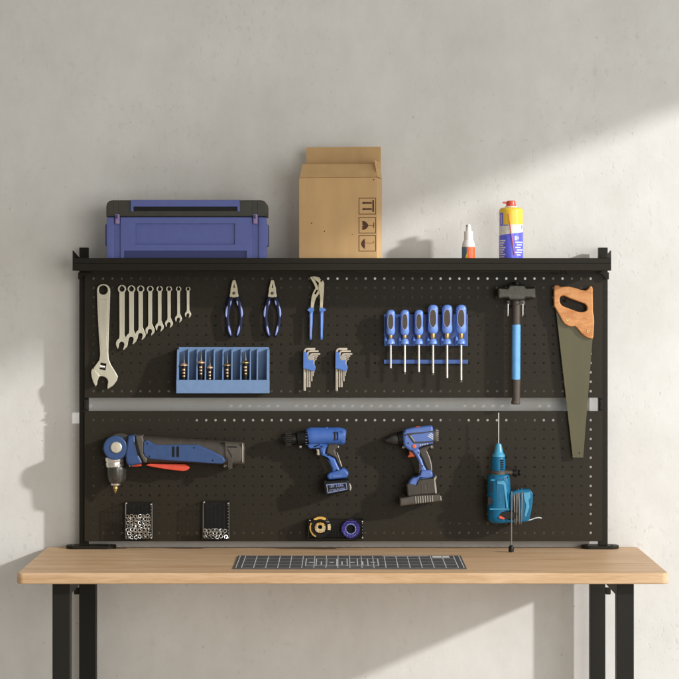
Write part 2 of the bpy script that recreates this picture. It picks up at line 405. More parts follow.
for x0, x1, sd in ((79.2, 88, -1), (598.7, 607.8, 1)):
    a, c = W(x0, 0, -0.05).x, W(x1, 0, -0.05).x
    zt = W(0, 247.5, -0.05).z
    b = MB(); b.box(((a + c) / 2, -0.0375, (ZD + 0.009 + zt) / 2), (c - a, 0.025, zt - ZD - 0.009), 0.0012)
    up = b.build('upright', 'steelblack', rack)
    # keyhole slots along the outer front strip
    b = MB(); xs = a + 0.0062 if sd < 0 else c - 0.0062
    for k in range(30): b.box((xs, -0.0502, ZD + 0.045 + k * 0.0252), (0.0028, 0.0008, 0.011))
    b.build('slot_row', 'black', up)
    xm = (a + c) / 2 + (0.02 if sd < 0 else -0.003)
    if sd < 0: f0, f1 = W(66, 0, -0.05).x, W(116, 0, -0.05).x
    else: f0, f1 = W(581.5, 0, -0.05).x, W(619, 0, -0.05).x
    b = MB(); lp = rrect(f0, -0.070, f1, -0.016, 0.024, 8)
    cu = bpy.data.curves.new('c', 'CURVE'); cu.dimensions = '2D'; cu.fill_mode = 'BOTH'; cu.extrude = 0.0032; cu.bevel_depth = 0.0012; cu.offset = -0.0012; cu.bevel_resolution = 2
    sp = cu.splines.new('POLY'); sp.points.add(len(lp) - 1); sp.use_cyclic_u = True
    for q, p in zip(sp.points, lp): q.co = (p[0], p[1], 0, 1)
    oo = bpy.data.objects.new('c', cu); me = bpy.data.meshes.new_from_object(oo); bpy.data.objects.remove(oo); bpy.data.curves.remove(cu)
    b.mesh(me, Matrix.Translation((0, 0, ZD + 0.0045))); ft = b.build('foot_plate', 'steelblack', up)
    for q in (f0 + 0.018, f1 - 0.018):
        b = MB(); b.lathe([(0.0045, 0), (0.0045, 0.002), (0.003, 0.003)], (q, -0.052, ZD + 0.0088), n=12); b.build('screw_head', 'darksteel', ft)
    # clip joining the two panels, and the bracket under the shelf
    zc = W(0, 404.5, YP).z; xb = a + 0.018 if sd < 0 else c - 0.019
    b = MB(); b.box((xb, -0.0555, zc), (0.008, 0.010, 0.026), 0.001); b.cyl((xb, -0.061, zc), (xb, -0.0655, zc), 0.003); b.build('panel_clip', 'steelblack', up)
    b = MB(); q = a + 0.004 if sd < 0 else c - 0.004
    pts = [(q - sd * 0.032, ZS - 0.005), (q + sd * 0.004, ZS - 0.005), (q + sd * 0.004, ZS - 0.024), (q - sd * 0.004, ZS - 0.024), (q - sd * 0.012, ZS - 0.012)]
    b.curve([pts], -0.078, -0.066, 0.001); b.build('shelf_bracket', 'steelblack', up)
# shelf: thin tray floor, folded front lip, sloping end plates
ys = -0.21
sx0, sx1 = W(73.2, 0, ys).x, W(610.5, 0, ys).x
zt, zb = W(0, 258, ys).z, W(0, 270.6, ys).z
b = MB()
b.box(((sx0 + sx1) / 2, (ys + YP - 0.002) / 2, ZS - 0.0008), (sx1 - sx0 - 0.004, YP - 0.002 - ys - 0.004, 0.0016))
shelf = b.build('shelf', 'steelblack', rack)
b = MB(); zm = W(0, 263.4, ys).z
prof = [(ys + 0.010, zt - 0.001), (ys + 0.0015, zt), (ys, zt - 0.002), (ys, zm + 0.0006), (ys + 0.0011, zm), (ys, zm - 0.0006), (ys, zb + 0.0015), (ys + 0.002, zb), (ys + 0.018, zb), (ys + 0.018, zb + 0.0014), (ys + 0.004, zb + 0.0016), (ys + 0.0035, zt - 0.003), (ys + 0.010, zt - 0.003)]
b.rings([[(x, p[0], p[1]) for p in prof] for x in (sx0, sx1)]); b.build('front_lip', 'steelblack', shelf, sharp=20)
for x in (sx0, sx1):
    ze = W(0, 250.4, ys).z
    d = 0.0008
    b = MB()
    pr = [(ys + 0.0002, zb), (ys + 0.0002, ze), (ys + 0.006, ze), (YP - 0.004, zt + 0.004), (YP - 0.004, zb + 0.001)]
    xo = x + (-0.001 if x < 0 else 0.001)
    b.rings([[(xo - d, p[0], p[1]) for p in pr], [(xo + d, p[0], p[1]) for p in pr]]); b.build('end_plate', 'steelblack', shelf)
b = MB()
for px in (552, 556, 561, 565):
    b.tube([W(px, 270.5, -0.12), W(px, 273.6, -0.12), W(px + 1.4, 274.3, -0.12), W(px + 2, 272.3, -0.12)], 0.0012, 8)
b.build('shelf_hook', 'steelblack', shelf)

# ---------------------------------------------------------------- pegs
def peg(px, py, label, reach=0.022, m='steelblack', r=0.0017, group='pegs holding the hand tools'):
    p = W(px, py, YP - reach)
    b = MB()
    b.tube([(p.x, YP + 0.004, p.z), (p.x, YP - reach * 0.8, p.z), (p.x, YP - reach, p.z + 0.0015), (p.x, YP - reach - 0.001, p.z + 0.0045)], r, 10)
    b.lathe([(r * 1.9, 0), (r * 1.9, 0.0015)], (p.x, YP - 0.0018, p.z), (0, 1, 0), 12)
    tag(b.build('peg', m, None, (p.x, YP, p.z)), label, 'peg', group)

# ---------------------------------------------------------------- wrenches
def combo(cx, yb, R, sw, H, label):
    yf, ybk = YP - 0.0125, YP - 0.006
    cy = 289.0
    hw = sw / 2
    lp = []
    a = math.asin(min(0.95, hw / R))
    for k in range(21):
        t = PI / 2 - a - (2 * PI - 2 * a) * k / 20      # clockwise from lower right over the top to lower left (y down)
        lp.append((cx + R * math.cos(t), cy + R * math.sin(t)))
    hc = (cx - 0.1, yb - H * 0.93)
    ph = math.radians(13)
    def loc(u, v):                                     # u along the mouth, v to the right
        dx, dy = -math.sin(ph), math.cos(ph)
        ex, ey = math.cos(ph), math.sin(ph)
        return (hc[0] + dx * u + ex * v, hc[1] + dy * u + ey * v)
    left = [loc(H * math.cos(t), -H * math.sin(t)) for t in [math.radians(q) for q in (140, 120, 100, 80, 60, 45)]]
    notch = [loc(0.98 * H, -0.56 * H), loc(0.92 * H, -0.42 * H), loc(0.05 * H, -0.44 * H), loc(-0.28 * H, -0.22 * H), loc(-0.28 * H, 0.22 * H), loc(0.05 * H, 0.44 * H), loc(0.92 * H, 0.42 * H), loc(0.98 * H, 0.56 * H)]
    right = [loc(H * math.cos(t), H * math.sin(t)) for t in [math.radians(q) for q in (45, 60, 80, 100, 120, 140)]]
    lp += [(cx - hw, cy + R + 1.5), (cx - hw * 0.92, hc[1] - H * 1.5)] + left + notch + right + [(cx + hw * 0.92, hc[1] - H * 1.5), (cx + hw, cy + R + 1.5)]
    b = MB(); b.prism([lp, circ(cx, cy, R * 0.62, 12)], yf, ybk, 0.0007, 1)
    w = W(cx, cy, yf)
    tag(b.build('combination_wrench', 'steel', None, w), label, 'wrench', 'combination wrenches hung in a row by size')
ordn = ['longest', 'second longest', 'third longest', 'fourth longest', 'fifth longest', 'sixth longest', 'second shortest', 'shortest']
CW = [(121.9, 349.2, 4.2, 5.4, 6.0), (131.4, 343.6, 3.9, 4.9, 5.6), (140.6, 339.3, 3.7, 4.5, 5.1), (150.1, 334.8, 3.4, 4.1, 4.7), (159.6, 330.9, 3.2, 3.7, 4.3), (169.0, 327.2, 3.0, 3.4, 4.0), (178.5, 322.1, 2.7, 3.0, 3.6), (188.0, 317.4, 2.4, 2.7, 3.2)]
for k, (cx, yb, R, sw, H) in enumerate(CW):
    combo(cx, yb, R, sw, H, 'steel combination wrench, the %s of the row of eight' % ordn[k])
    peg(cx, 289.0 - R * 0.62 + 0.9, 'black peg through the ring of the %s combination wrench' % ordn[k], 0.014, r=0.0013)
aw = thing('adjustable_wrench', W(103, 290, YP - 0.012), 'big steel adjustable wrench hanging at the left edge of the board', 'wrench')
body = [(96.8, 292), (96.8, 289), (98, 286.2), (100.4, 284.3), (103.3, 283.8), (106.2, 284.3), (108.8, 286.2), (110.1, 289), (110.2, 292), (109.6, 310), (108.6, 335), (108.2, 352), (108.5, 359), (110.6, 364.5), (115, 371.5), (117.7, 376.4), (116.8, 380.5), (113.4, 385.3), (107.9, 389.0), (107.2, 387.3), (108.0, 381.8), (107.2, 379), (105.3, 377.3), (102.4, 376.2), (99.9, 376.4), (97.5, 374.2), (94.4, 371.8), (93.2, 368.2), (96, 364.5), (99.2, 360), (100, 355), (99.8, 350), (98.7, 335), (97.4, 310)]
slot = [(99.6, 366.6), (100.6, 362.6), (106.2, 363.8), (105.2, 370.3), (99.2, 369.2)]
b = MB(); b.prism([body, circ(103.2, 290, 4.5, 20), slot], YP - 0.017, YP - 0.006, 0.0012, 2); b.build('body', 'steel', aw)
b = MB(); b.prism([[(98.6, 301), (99.8, 299.2), (106.8, 299.2), (107.9, 301), (106.4, 346), (104.8, 349), (102.2, 349), (100.6, 346)]], YP - 0.0176, YP - 0.015, 0.0005, 1); b.build('handle_panel', 'steel', aw)
jaw = [(91.0, 372.0), (92.2, 368.6), (94.4, 370.2), (97.8, 373.8), (99.7, 376.2), (98.6, 377.6), (97.1, 381.5), (96.8, 384.5), (95.5, 386.4), (93.4, 382.5), (91.6, 377)]
b = MB(); b.prism([jaw], YP - 0.0185, YP - 0.005, 0.001, 2); b.build('sliding_jaw', 'steel', aw)
b = MB(); p0 = W(99.9, 366.2, YP - 0.0135); p1 = W(105.6, 367.2, YP - 0.0135)
b.lathe([(0.0035 + (0.0012 if k % 2 else 0), k * 0.0017) for k in range(9)], p0, p1 - p0, 14); b.build('worm', 'chrome', aw)
peg(103.2, 287.6, 'black peg through the hole of the adjustable wrench', 0.02, r=0.0026)

# ---------------------------------------------------------------- combination pliers
def pliers(cx, label):
    t = thing('combination_pliers', W(cx, 297, YP - 0.015), label, 'pliers', 'combination pliers hung side by side')
    y = YP - 0.016
    jw = [(-1.4, 280.0), (1.4, 280.0), (2.5, 284), (3.5, 288.5), (3.9, 293), (4.7, 296.2), (3.5, 297.4), (-3.5, 297.4), (-4.7, 296.2), (-3.9, 293), (-3.5, 288.5), (-2.5, 284)]
    b = MB(); b.prism([[(cx + p[0], p[1]) for p in jw], [(cx, 283.5), (cx + 0.75, 287.6), (cx - 0.75, 287.6)]], y - 0.006, y + 0.006, 0.001, 2)
    b.box(W(cx, 281.8, y), (0.0003, 0.0125, 0.008)); jo = b.build('jaw', 'pliersteel', t)
    b = MB(); b.lathe([(0.0042, 0), (0.0042, 0.0012), (0.003, 0.002)], W(cx, 293.2, y - 0.0058), (0, -1, 0), 16); b.build('pivot', 'darksteel', jo)
    for s in (-1, 1):
        ce = [(2.4, 297, 2.4), (3.7, 300, 2.7), (5.2, 305, 2.6), (6.4, 311, 2.4), (6.7, 318, 2.0), (6.0, 325, 2.3), (4.7, 331, 2.3), (3.0, 335.6, 1.8), (2.4, 337.2, 0.7)]
        b = MB(); b.sweep([(cx + s * p[0], p[1], p[2], y, 0.0062 if p[2] > 1 else 0.002) for p in ce], 16, 2.4, 3); h = b.build('handle', 'navy', t)
        # guard at the top of the grip
        b = MB(); b.sweep([(cx + s * 2.0, 297.3, 1.3, y, 0.0066), (cx + s * 5.6, 296.2, 0.7, y, 0.004)], 14, 2.4); b.build('guard', 'navy', h)
        for seg in ([(2.9, 300.4, 0.2), (3.2, 302.0, 0.9), (3.7, 305.4, 0.2)], [(6.6, 305.8, 0.2), (7.4, 309.5, 1.0), (7.8, 314.5, 1.1), (7.6, 317.2, 0.3)], [(5.5, 325.6, 0.2), (5.1, 328, 1.0), (4.3, 331.8, 1.1), (3.2, 335.2, 0.4)]):
            b = MB(); b.sweep([(cx + s * p[0], p[1], p[2], y - 0.0048, 0.0022) for p in seg], 14, 2.2, 3); b.build('grip_pad', 'lav', h)
    return t
pl1 = pliers(234.0, 'navy-handled combination pliers, the left one nearer the wrenches')
dup(pl1, W(272.3, 297, YP - 0.015) - W(234, 297, YP - 0.015), 'navy-handled combination pliers, the right one nearer the water pump pliers')
peg(234, 299.8, 'black peg under the joint of the left combination pliers', 0.02)
peg(272.3, 299.8, 'black peg under the joint of the right combination pliers', 0.02)

# ---------------------------------------------------------------- water pump pliers
wp = thing('water_pump_pliers', W(316, 305, YP - 0.015), 'steel water pump pliers with long straight blue handles', 'pliers')
y = YP - 0.016
a1 = [(309.9, 277.4), (311.6, 276.2), (314.2, 279.0), (316.6, 283.4), (318.4, 287.2), (320.8, 291), (319.4, 293.6), (316.4, 297.5), (314.6, 302), (313.4, 308.5), (310.5, 308.5), (310.9, 301.0), (311.6, 296), (313.4, 291.2), (315.3, 288.2), (314.3, 285.0), (312.2, 281.4)]
sl = [(314.2, 293.6), (316.6, 289.6), (318.0, 290.2), (315.6, 294.6)]
b = MB(); b.prism([a1, sl], y - 0.006, y + 0.001, 0.0008, 1); b.build('jaw', 'pliersteel', wp)
a2 = [(312.0, 276.6), (314, 276), (318.2, 277.0), (321.0, 279.8), (319.8, 281.2), (321.6, 281.8), (322.8, 280.0), (324.2, 283.2), (324.0, 290), (323.2, 300), (322.6, 308.5), (319.8, 308.5), (320.0, 297), (319.0, 292), (318.4, 287), (318.6, 282.6), (315.8, 280.6), (313.2, 278.6)]
b = MB(); b.prism([a2], y - 0.0085, y - 0.0035, 0.0008, 1); b.build('jaw', 'pliersteel', wp)
for s, xs in ((0, (311.6, 311.0, 310.6)), (1, (321.4, 321.6, 321.4))):
    b = MB(); b.sweep([(xs[0], 307.6, 1.9, y - 0.003, 0.006), (xs[0], 309.4, 2.0, y - 0.003, 0.0065), (xs[1], 313, 1.95, y - 0.003, 0.0065), (xs[1], 322, 1.75, y - 0.003, 0.006), (xs[2], 332, 1.5, y - 0.003, 0.0055), (xs[2], 338.4, 1.3, y - 0.003, 0.005), (xs[2], 339.8, 0.7, y - 0.003, 0.003)], 16, 2.6, 2)
    g = b.build('handle_grip', 'blueplastic', wp)
    d = -1 if s == 0 else 1
    b = MB(); b.prism([[(xs[0] - 2.2 * d, 307.8), (xs[0] + 2.4 * d, 307.8), (xs[0] + 4.8 * d, 310.0), (xs[0] + 2.2 * d, 311.9), (xs[0] - 2.2 * d, 311.4)]], y - 0.0105, y + 0.004, 0.0012, 2); b.build('finger_guard', 'blueplastic', g)
    b = MB(); b.sweep([(xs[1] - 0.2, 313.5, 0.75, y - 0.0087, 0.0012), (xs[2], 337, 0.6, y - 0.0075, 0.0012)], 12, 2.2, 3); b.build('grip_pad', 'lav', g)
peg(317.0, 299.0, 'black peg between the arms of the water pump pliers', 0.02)

# ---------------------------------------------------------------- hex key sets
def hexset(label):
    t = thing('hex_key_set', W(308, 365, YP - 0.015), label, 'hex keys', 'hex key sets in blue clips')
    keys = [(304.5, 390.7, 349.0, 315.2, 1.25, -0.012), (307.4, 387.2, 351.3, 318.6, 1.05, -0.013), (309.5, 387.2, 354.0, 320.2, 0.95, -0.0145), (311.6, 381.2, 356.0, 318.2, 0.8, -0.016), (312.9, 376, 357.8, 317.0, 0.65, -0.017), (313.8, 372.5, 359.4, 316.0, 0.55, -0.018)]
    for x, yb, yt, xe, r, dy in keys:
        yy = YP + dy
        pts = [(x, yb), (x, yt + 3.2), (x + 0.35, yt + 1.5), (x + 1.2, yt + 0.35), (x + 3, yt), (xe, yt)]
        b = MB(); b.tube([W(p[0], p[1], yy) for p in pts], r * S(yy), 6); b.build('hex_key', 'hexsteel', t, sharp=25)
    cl = [(303.2, 352.6), (305.6, 351.8), (308, 354.5), (308.2, 360), (313.2, 360.2), (314.0, 364), (315.6, 367), (315.0, 370.6), (312.5, 371.2), (306.5, 369.2), (303.0, 368.4)]
    b = MB(); b.prism([cl], YP - 0.022, YP - 0.006, 0.0015, 2); b.build('clip', 'blueplastic', t)
    b = MB(); b.prism([circ(310.6, 357.6, 3.0, 18)], YP - 0.0215, YP - 0.008, 0.001, 2); b.build('clip_boss', 'tiestrip', t)
    return t
hx = hexset('hex key set in a blue clip, the left one below the water pump pliers')
dup(hx, W(340.1, 365, YP - 0.015) - W(308, 365, YP - 0.015), 'hex key set in a blue clip, the right one nearer the screwdrivers')

# ---------------------------------------------------------------- screwdriver rack
sr = thing('screwdriver_rack', W(426, 340, YP), 'blue plastic screwdriver rack with six clips and a lower bar', 'tool rack')
b = MB(); b.pbox(383.8, 314.2, 468.0, 346.2, YP - 0.008, YP - 0.002, 0.001); b.build('back_plate', 'rackshade', sr)
b = MB(); b.pbox(383.8, 359.7, 468.0, 363.8, YP - 0.010, YP - 0.002, 0.001); b.build('lower_bar', 'rackshade', sr)
for px in (388, 464):
    b = MB(); b.pbox(px - 1.5, 346, px + 1.5, 360.2, YP - 0.0035, YP - 0.0018, 0.0002); b.build('rear_strap', 'board', sr)
SX = [390.7, 404.8, 418.9, 433.0, 447.1, 461.2]
yd = YP - 0.034
for x in SX:
    b = MB(); p = W(x, 344.6, yd); k = S(yd)
    b.lathe([(3.1 * k, 0), (4.2 * k, 0.6 * k), (4.2 * k, 2.6 * k), (3.0 * k, 5.4 * k), (2.0 * k, 6.0 * k)], p, n=24)
    b.box((p.x, (yd + YP - 0.006) / 2, p.z + 2.2 * k), (5.2 * k, abs(yd - YP) - 0.006, 4.2 * k), 0.001)
    b.build('clip', 'drvblue', sr)
    b = MB(); q = W(x - 5.2, 341, YP - 0.014)
    b.sweep([(x - 5.0, 336.4, 0.7, YP - 0.012, 0.005), (x - 5.0, 339, 1.9, YP - 0.012, 0.007), (x - 5.0, 343, 1.9, YP - 0.012, 0.007), (x - 5.0, 345.4, 1.0, YP - 0.012, 0.005)], 16, 2.2, 2)
    b.build('side_lug', 'rackblue', sr)
def driver(x, ht, hb, hw, tip, label, cross):
    t = thing('screwdriver', W(x, hb, yd), label, 'screwdriver', 'screwdrivers in the blue rack')
    k = S(yd); L = hb - ht
    b = MB()
    prof = [(0.30, 0.0), (0.72, 0.03), (0.96, 0.10), (1.0, 0.2), (0.97, 0.4), (0.94, 0.58), (1.0, 0.75), (1.0, 0.86), (0.88, 0.94), (0.62, 1.0)]
    b.sweep([(x, ht + L * h, hw * r, yd, hw * k * r * 0.95) for r, h in prof], 26, 2.3, 2)
    hd = b.build('handle', 'drvblue', t)
    b = MB(); c = [(x + hw * 0.60 * a, ht + L * q) for a, q in ((0, .17), (.6, .21), (.92, .32), (1, .5), (.92, .64), (.45, .74), (0, .78), (-.45, .74), (-.92, .64), (-1, .5), (-.92, .32), (-.6, .21))]
    rim = [(x + (p[0] - x) * 1.25, (ht + L * .475) + (p[1] - ht - L * .475) * 1.10) for p in c]
    b.prism([cr(rim, 3)], yd - hw * k * 0.985, yd - hw * k * 0.55, 0.0006, 1); b.build('inset_rim', 'lav', hd)
    b = MB(); b.prism([cr(c, 3)], yd - hw * k * 1.02, yd - hw * k * 0.55, 0.0006, 1); b.build('grip_inset', 'rubbrown', hd)
    b = MB(); b.lathe([(0.9 * k, 0), (0.9 * k, 0.003)], W(x, ht + L * 0.075, yd - hw * k * 0.74), (0, 1, 0), 12); b.build('hanging_hole', 'navy', hd)
    b = MB(); b.lathe([(hw * 0.40 * k, 0), (hw * 0.50 * k, 1.2 * k), (hw * 0.50 * k, (338.6 - hb) * k)], W(x, 338.6, yd), n=18); b.build('ferrule', 'brass', t)
    b = MB(); r = 1.05 * k if hw < 5 else 1.15 * k
    zt, z0 = W(x, 340, yd).z, W(x, tip, yd).z
    xx = W(x, 0, yd).x
    b.lathe([(r * 0.9, 0.0058), (r, 0.0066), (r, zt - z0)], (xx, yd, z0), n=14); b.build('shaft', 'shaft', t)
    b = MB()
    if cross: b.lathe([(r * 0.15, 0), (r * 0.5, 0.0022), (r * 0.95, 0.0046), (r * 0.95, 0.0064)], (xx, yd, z0), n=14)
    else: b.lathe([(r * 0.95, 0.0040), (r * 0.95, 0.0064)], (xx, yd, z0), n=14); b.box((xx, yd, z0 + 0.0023), (r * 2.0, r * 0.8, 0.0044), 0.0003)
    b.build('tip', 'darksteel', t)
LB = ['first from the left, a short one with the shortest shaft', 'second from the left, a short-handled one', 'third from the left, the last short-handled one', 'fourth from the left, the first long-handled one', 'fifth from the left, a long-handled one', 'sixth at the right end, the longest shaft of all']
for k, (ht, hb, hw, tip) in enumerate([(309.8, 335, 4.4, 370.4), (309.8, 335, 4.4, 374.4), (309.8, 335, 4.4, 374.2), (304.8, 333.4, 5.2, 375.4), (304.8, 333.4, 5.2, 380.2), (304.8, 333.4, 5.2, 382.4)]):
    driver(SX[k], ht, hb, hw, tip, 'blue screwdriver in the rack, ' + LB[k], k % 2 == 0)

# ---------------------------------------------------------------- sledge hammer
sh = thing('sledge_hammer', W(516, 300, YP - 0.03), 'dark steel sledge hammer with bright blue handle hanging head up', 'hammer')
y = YP - 0.032
b = MB()
hd = [(497.6, 288.5), (499, 286.9), (503, 287.3), (507.3, 287.6), (509.6, 284.6), (510.6, 284.2), (523.4, 284.2), (524.8, 284.8), (527, 287.4), (531.2, 287.2), (534.8, 286.9), (536, 288.4), (536, 297.6), (534.6, 299.0), (531, 298.4), (526.6, 298.0), (524.2, 300.4), (510.2, 300.4), (508, 298.2), (503, 298.6), (499, 299), (497.6, 297.6)]
b.prism([hd], y - 0.021, y + 0.021, 0.005, 3); b.build('hammer_head', 'hammersteel', sh)
b = MB(); b.lathe([(0.0105, 0), (0.0105, 0.006), (0.009, 0.0075)], W(516.4, 284.6, y), (0, 0, 1), 16); b.build('handle_wedge', 'black', sh)
def hnd(a, c, w0, w1, m, name, e=2.3):
    b = MB(); b.sweep([(516.2, a, w0 * 0.96, y, w0 * S(y) * 1.1), (516.2, a + 0.5, w0, y, w0 * S(y) * 1.15), (515.9, c - 0.5, w1, y, w1 * S(y) * 1.15), (515.8, c, w1 * 0.96, y, w1 * S(y) * 1.1)], 22, e); return b.build(name, m, sh)
hnd(299.5, 325, 4.1, 4.25, 'rubbrown', 'collar_wrap'); hnd(324.6, 379.8, 4.35, 4.3, 'bluehandle', 'handle')
gr = hnd(379.2, 400.5, 4.3, 4.0, 'rubbrown', 'grip')
b = MB(); b.sweep([(515.8, 400, 4.0, y, 0.0115), (515.6, 402.4, 4.6, y, 0.0125), (515.6, 403.6, 4.5, y, 0.012), (515.6, 404.2, 3.6, y, 0.010)], 22, 2.3); b.build('pommel', 'rubbrown', gr)
hk = thing('prong_hook', W(516, 303, YP), 'steel double prong hook holding the sledge hammer under its head', 'hook')
b = MB(); b.pbox(506.8, 300.5, 525, 305.0, YP - 0.003, YP - 0.0005, 0.0006); b.build('hook_plate', 'darksteel', hk)
for px in (508, 522.8):
    b = MB(); b.tube([W(px, 303, YP), W(px, 302.4, YP - 0.03), W(px, 302.6, YP - 0.054), W(px, 304.2, YP - 0.060), W(px, 314.8, YP - 0.061), W(px - 0.3, 316, YP - 0.058)], 0.0016, 10)
    b.build('prong', 'chrome', hk)

# ---------------------------------------------------------------- hand saw
saw = thing('hand_saw', W(573, 320, YP - 0.014), 'hand saw with wooden handle and olive blade hanging blade down', 'saw')
zz = lambda L: [(545 + a / 8.49, 265 + c / 8.49) for a, c in L]
out = zz([(76, 190), (80, 174), (98, 170), (118, 173), (128, 184), (165, 184), (205, 184), (260, 196), (310, 212), (345, 217), (362, 206), (374, 188), (386, 178), (399, 182), (406, 200), (407, 300), (408, 395), (416, 440), (418, 480), (414, 570), (412, 608), (402, 628), (370, 622), (335, 605), (305, 580), (280, 545), (256, 522), (225, 524), (200, 520), (165, 498), (142, 468), (120, 425), (76, 345), (74, 270)])
hole = zz([(124, 296), (130, 272), (146, 262), (165, 262), (215, 284), (290, 312), (335, 328), (352, 345), (358, 366), (350, 388), (328, 398), (295, 400), (250, 386), (190, 364), (148, 346), (130, 324)])
b = MB(); b.prism([out, cr(hole, 2)], YP - 0.026, YP - 0.006, 0.0035, 3); h = b.build('handle', 'sawwood', saw)
for a, c in zz([(193, 465), (365, 562)]):
    b = MB(); b.lathe([(0.0042, 0), (0.0042, 0.0008), (0.0034, 0.0014), (0.0008, 0.0012)], W(a, c, YP - 0.0258), (0, -1, 0), 18); sc_ = b.build('handle_screw', 'brass', h)
    b = MB(); b.lathe([(0.0018, 0), (0.0018, 0.001)], W(a, c, YP - 0.0268), (0, -1, 0), 12); b.build('screw_slot', 'black', sc_)
bl = [(555.6, 304), (573.1, 457.6), (583.2, 457.6), (592.6, 338), (592.6, 318)]
# fine teeth along the left (cutting) edge
te = []
for k in range(70):
    f0 = k / 70; f1 = (k + 0.5) / 70
    te.append((555.6 + 17.5 * f0, 304 + 153.6 * f0)); te.append((555.6 + 17.5 * f1 - 0.55, 304 + 153.6 * f1))
b = MB(); b.prism([te + bl[1:], circ(579.3, 453, 0.75, 12)], YP - 0.0165, YP - 0.0152, 0.0, 0); b.build('blade', 'blade', saw)
peg(566, 301.2, 'black peg through the grip hole of the hand saw', 0.024, r=0.002)

# ---------------------------------------------------------------- blue parts bin with five markers
bn = thing('divided_bin', W(222, 393, YP), 'blue plastic divided tool bin mounted on the upper board', 'tool bin')
yf, ybk = YP - 0.068, YP - 0.002
b = MB(); b.pbox(178.6, 347.0, 268.8, 392.4, YP - 0.006, ybk, 0.001); b.build('back_wall', 'binblue', bn)
b = MB(); b.pbox(176.2, 379.9, 269.4, 393.4, yf, yf + 0.004, 0.0012); b.build('front_wall', 'binblue', bn)
fx0, fx1 = W(176.2, 0, yf).x, W(269.4, 0, yf).x
bz = W(0, 393.2, yf).z; fz = W(0, 380.2, yf).z; tz = W(0, 347.4, YP - 0.006).z
b = MB(); b.box(((fx0 + fx1) / 2, (yf + ybk) / 2, bz + 0.0015), (fx1 - fx0 - 0.002, ybk - yf - 0.002, 0.003)); b.build('bin_floor', 'binblue', bn)
DX = [177.6, 188.1, 196.9, 205.3, 214, 222.8, 231.7, 240.8, 250.2, 257.2, 267.8]
for k, px in enumerate(DX):
    x = W(px, 0, yf + 0.004).x; th = 0.0016 if 0 < k < 10 else 0.0028
    pr = [(yf + 0.003, bz + 0.002), (yf + 0.003, fz - 0.0005), (yf + 0.006, fz + 0.004), (YP - 0.044, tz - 0.010), (YP - 0.038, tz - 0.005), (YP - 0.005, tz - 0.004), (YP - 0.005, bz + 0.002)]
    b = MB(); b.rings([[(x - th, p[0], p[1]) for p in pr], [(x + th, p[0], p[1]) for p in pr]]); b.build('divider', 'binblue', bn)
LBM = ['first at the left end', 'second from the left', 'smallest, third from the left', 'fourth, alone in the middle', 'fifth, nearest the right end']
for k, (px, sc2, gold) in enumerate([(183.9, 1.0, 0), (200.9, 1.05, 0), (209.8, 0.85, 0), (227.2, 0.95, 1), (245.5, 1.05, 1)]):
    ym = YP - 0.052
    t = thing('scribing_tool', W(px, 386, ym), 'black scriber with painted glints in the blue bin, ' + LBM[k], 'scriber', 'pointed tools in the blue bin')
    kk = S(ym); z0 = W(0, 388.5, ym).z; x = W(px, 0, ym).x
    top = W(0, 365.6 - (2.5 if sc2 > 1 else 0) + (2.5 if sc2 < 0.9 else 0), ym).z
    r = 2.3 * kk * sc2
    b = MB(); b.lathe([(r * 0.8, 0), (r, 0.002), (r, top - z0 - 0.002), (r * 0.8, top - z0)], (x, ym, z0), n=20); b.build('barrel', 'black', t)
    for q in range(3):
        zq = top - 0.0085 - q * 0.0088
        b = MB(); b.cylpatch((x, ym), r, -34 + 6 * q, 30, zq - 0.0044 + 0.0006 * q, zq, 10, 0.0005); b.build('painted_glint', 'copper' if q < 2 or not gold else 'brass', t)  # highlights on the dark barrel, painted as copper and brass patches
    b = MB(); b.lathe([(r * 1.0, 0), (r * 1.62, 0.0010), (r * 1.62, 0.0034), (r * 0.8, 0.006), (r * 0.55, 0.008)], (x, ym, top - 0.001), n=20); b.build('collar', 'brass' if gold else 'copper', t)
    b = MB(); b.lathe([(r * 0.55, 0), (r * 0.30, 0.012), (r * 0.22, 0.024), (0.0003, 0.031 * sc2)], (x, ym, top + 0.006), n=12); b.build('point', 'darksteel', t)

# ---------------------------------------------------------------- angle drill
ad = thing('angle_drill', W(170, 450, YP - 0.04), 'long navy right-angle cordless drill with red paddle lying level', 'drill')
y = YP - 0.036
z7 = lambda L: [(95 + a / 4.244, 420 + c / 4.244) for a, c in L]
z1 = lambda L: [(95 + a / 8.49, 425 + c / 8.49) for a, c in L]
# body housing
b = MB(); b.sweep([(141, 449.2, 13.2, y, 0.026), (145, 449.4, 13.5, y, 0.029), (160, 449.8, 13.0, y, 0.030), (185, 450.6, 12.2, y, 0.029), (205, 451.6, 12.0, y, 0.028), (222, 452.8, 11.9, y, 0.028), (225.5, 453.0, 11.4, y, 0.026)], 30, 3.2, 3)
hs = b.build('housing', 'grey', ad)
# blue side shell
sh1 = z7([(205, 92), (222, 84), (240, 96), (262, 106), (350, 105), (440, 106), (490, 128), (546, 157), (552, 176), (540, 187), (480, 184), (400, 178), (300, 172), (235, 166), (212, 156), (203, 135)])
b = MB(); b.prism([sh1], y - 0.0335, y - 0.02, 0.003, 3); sd = b.build('side_shell', 'drilldk', ad)
b = MB()
for c in (332, 351): b.prism([z7(rrect(c - 5.5, 112, c + 5.5, 157, 3))], y - 0.0338, y - 0.02)
b.build('vent', 'black', sd)
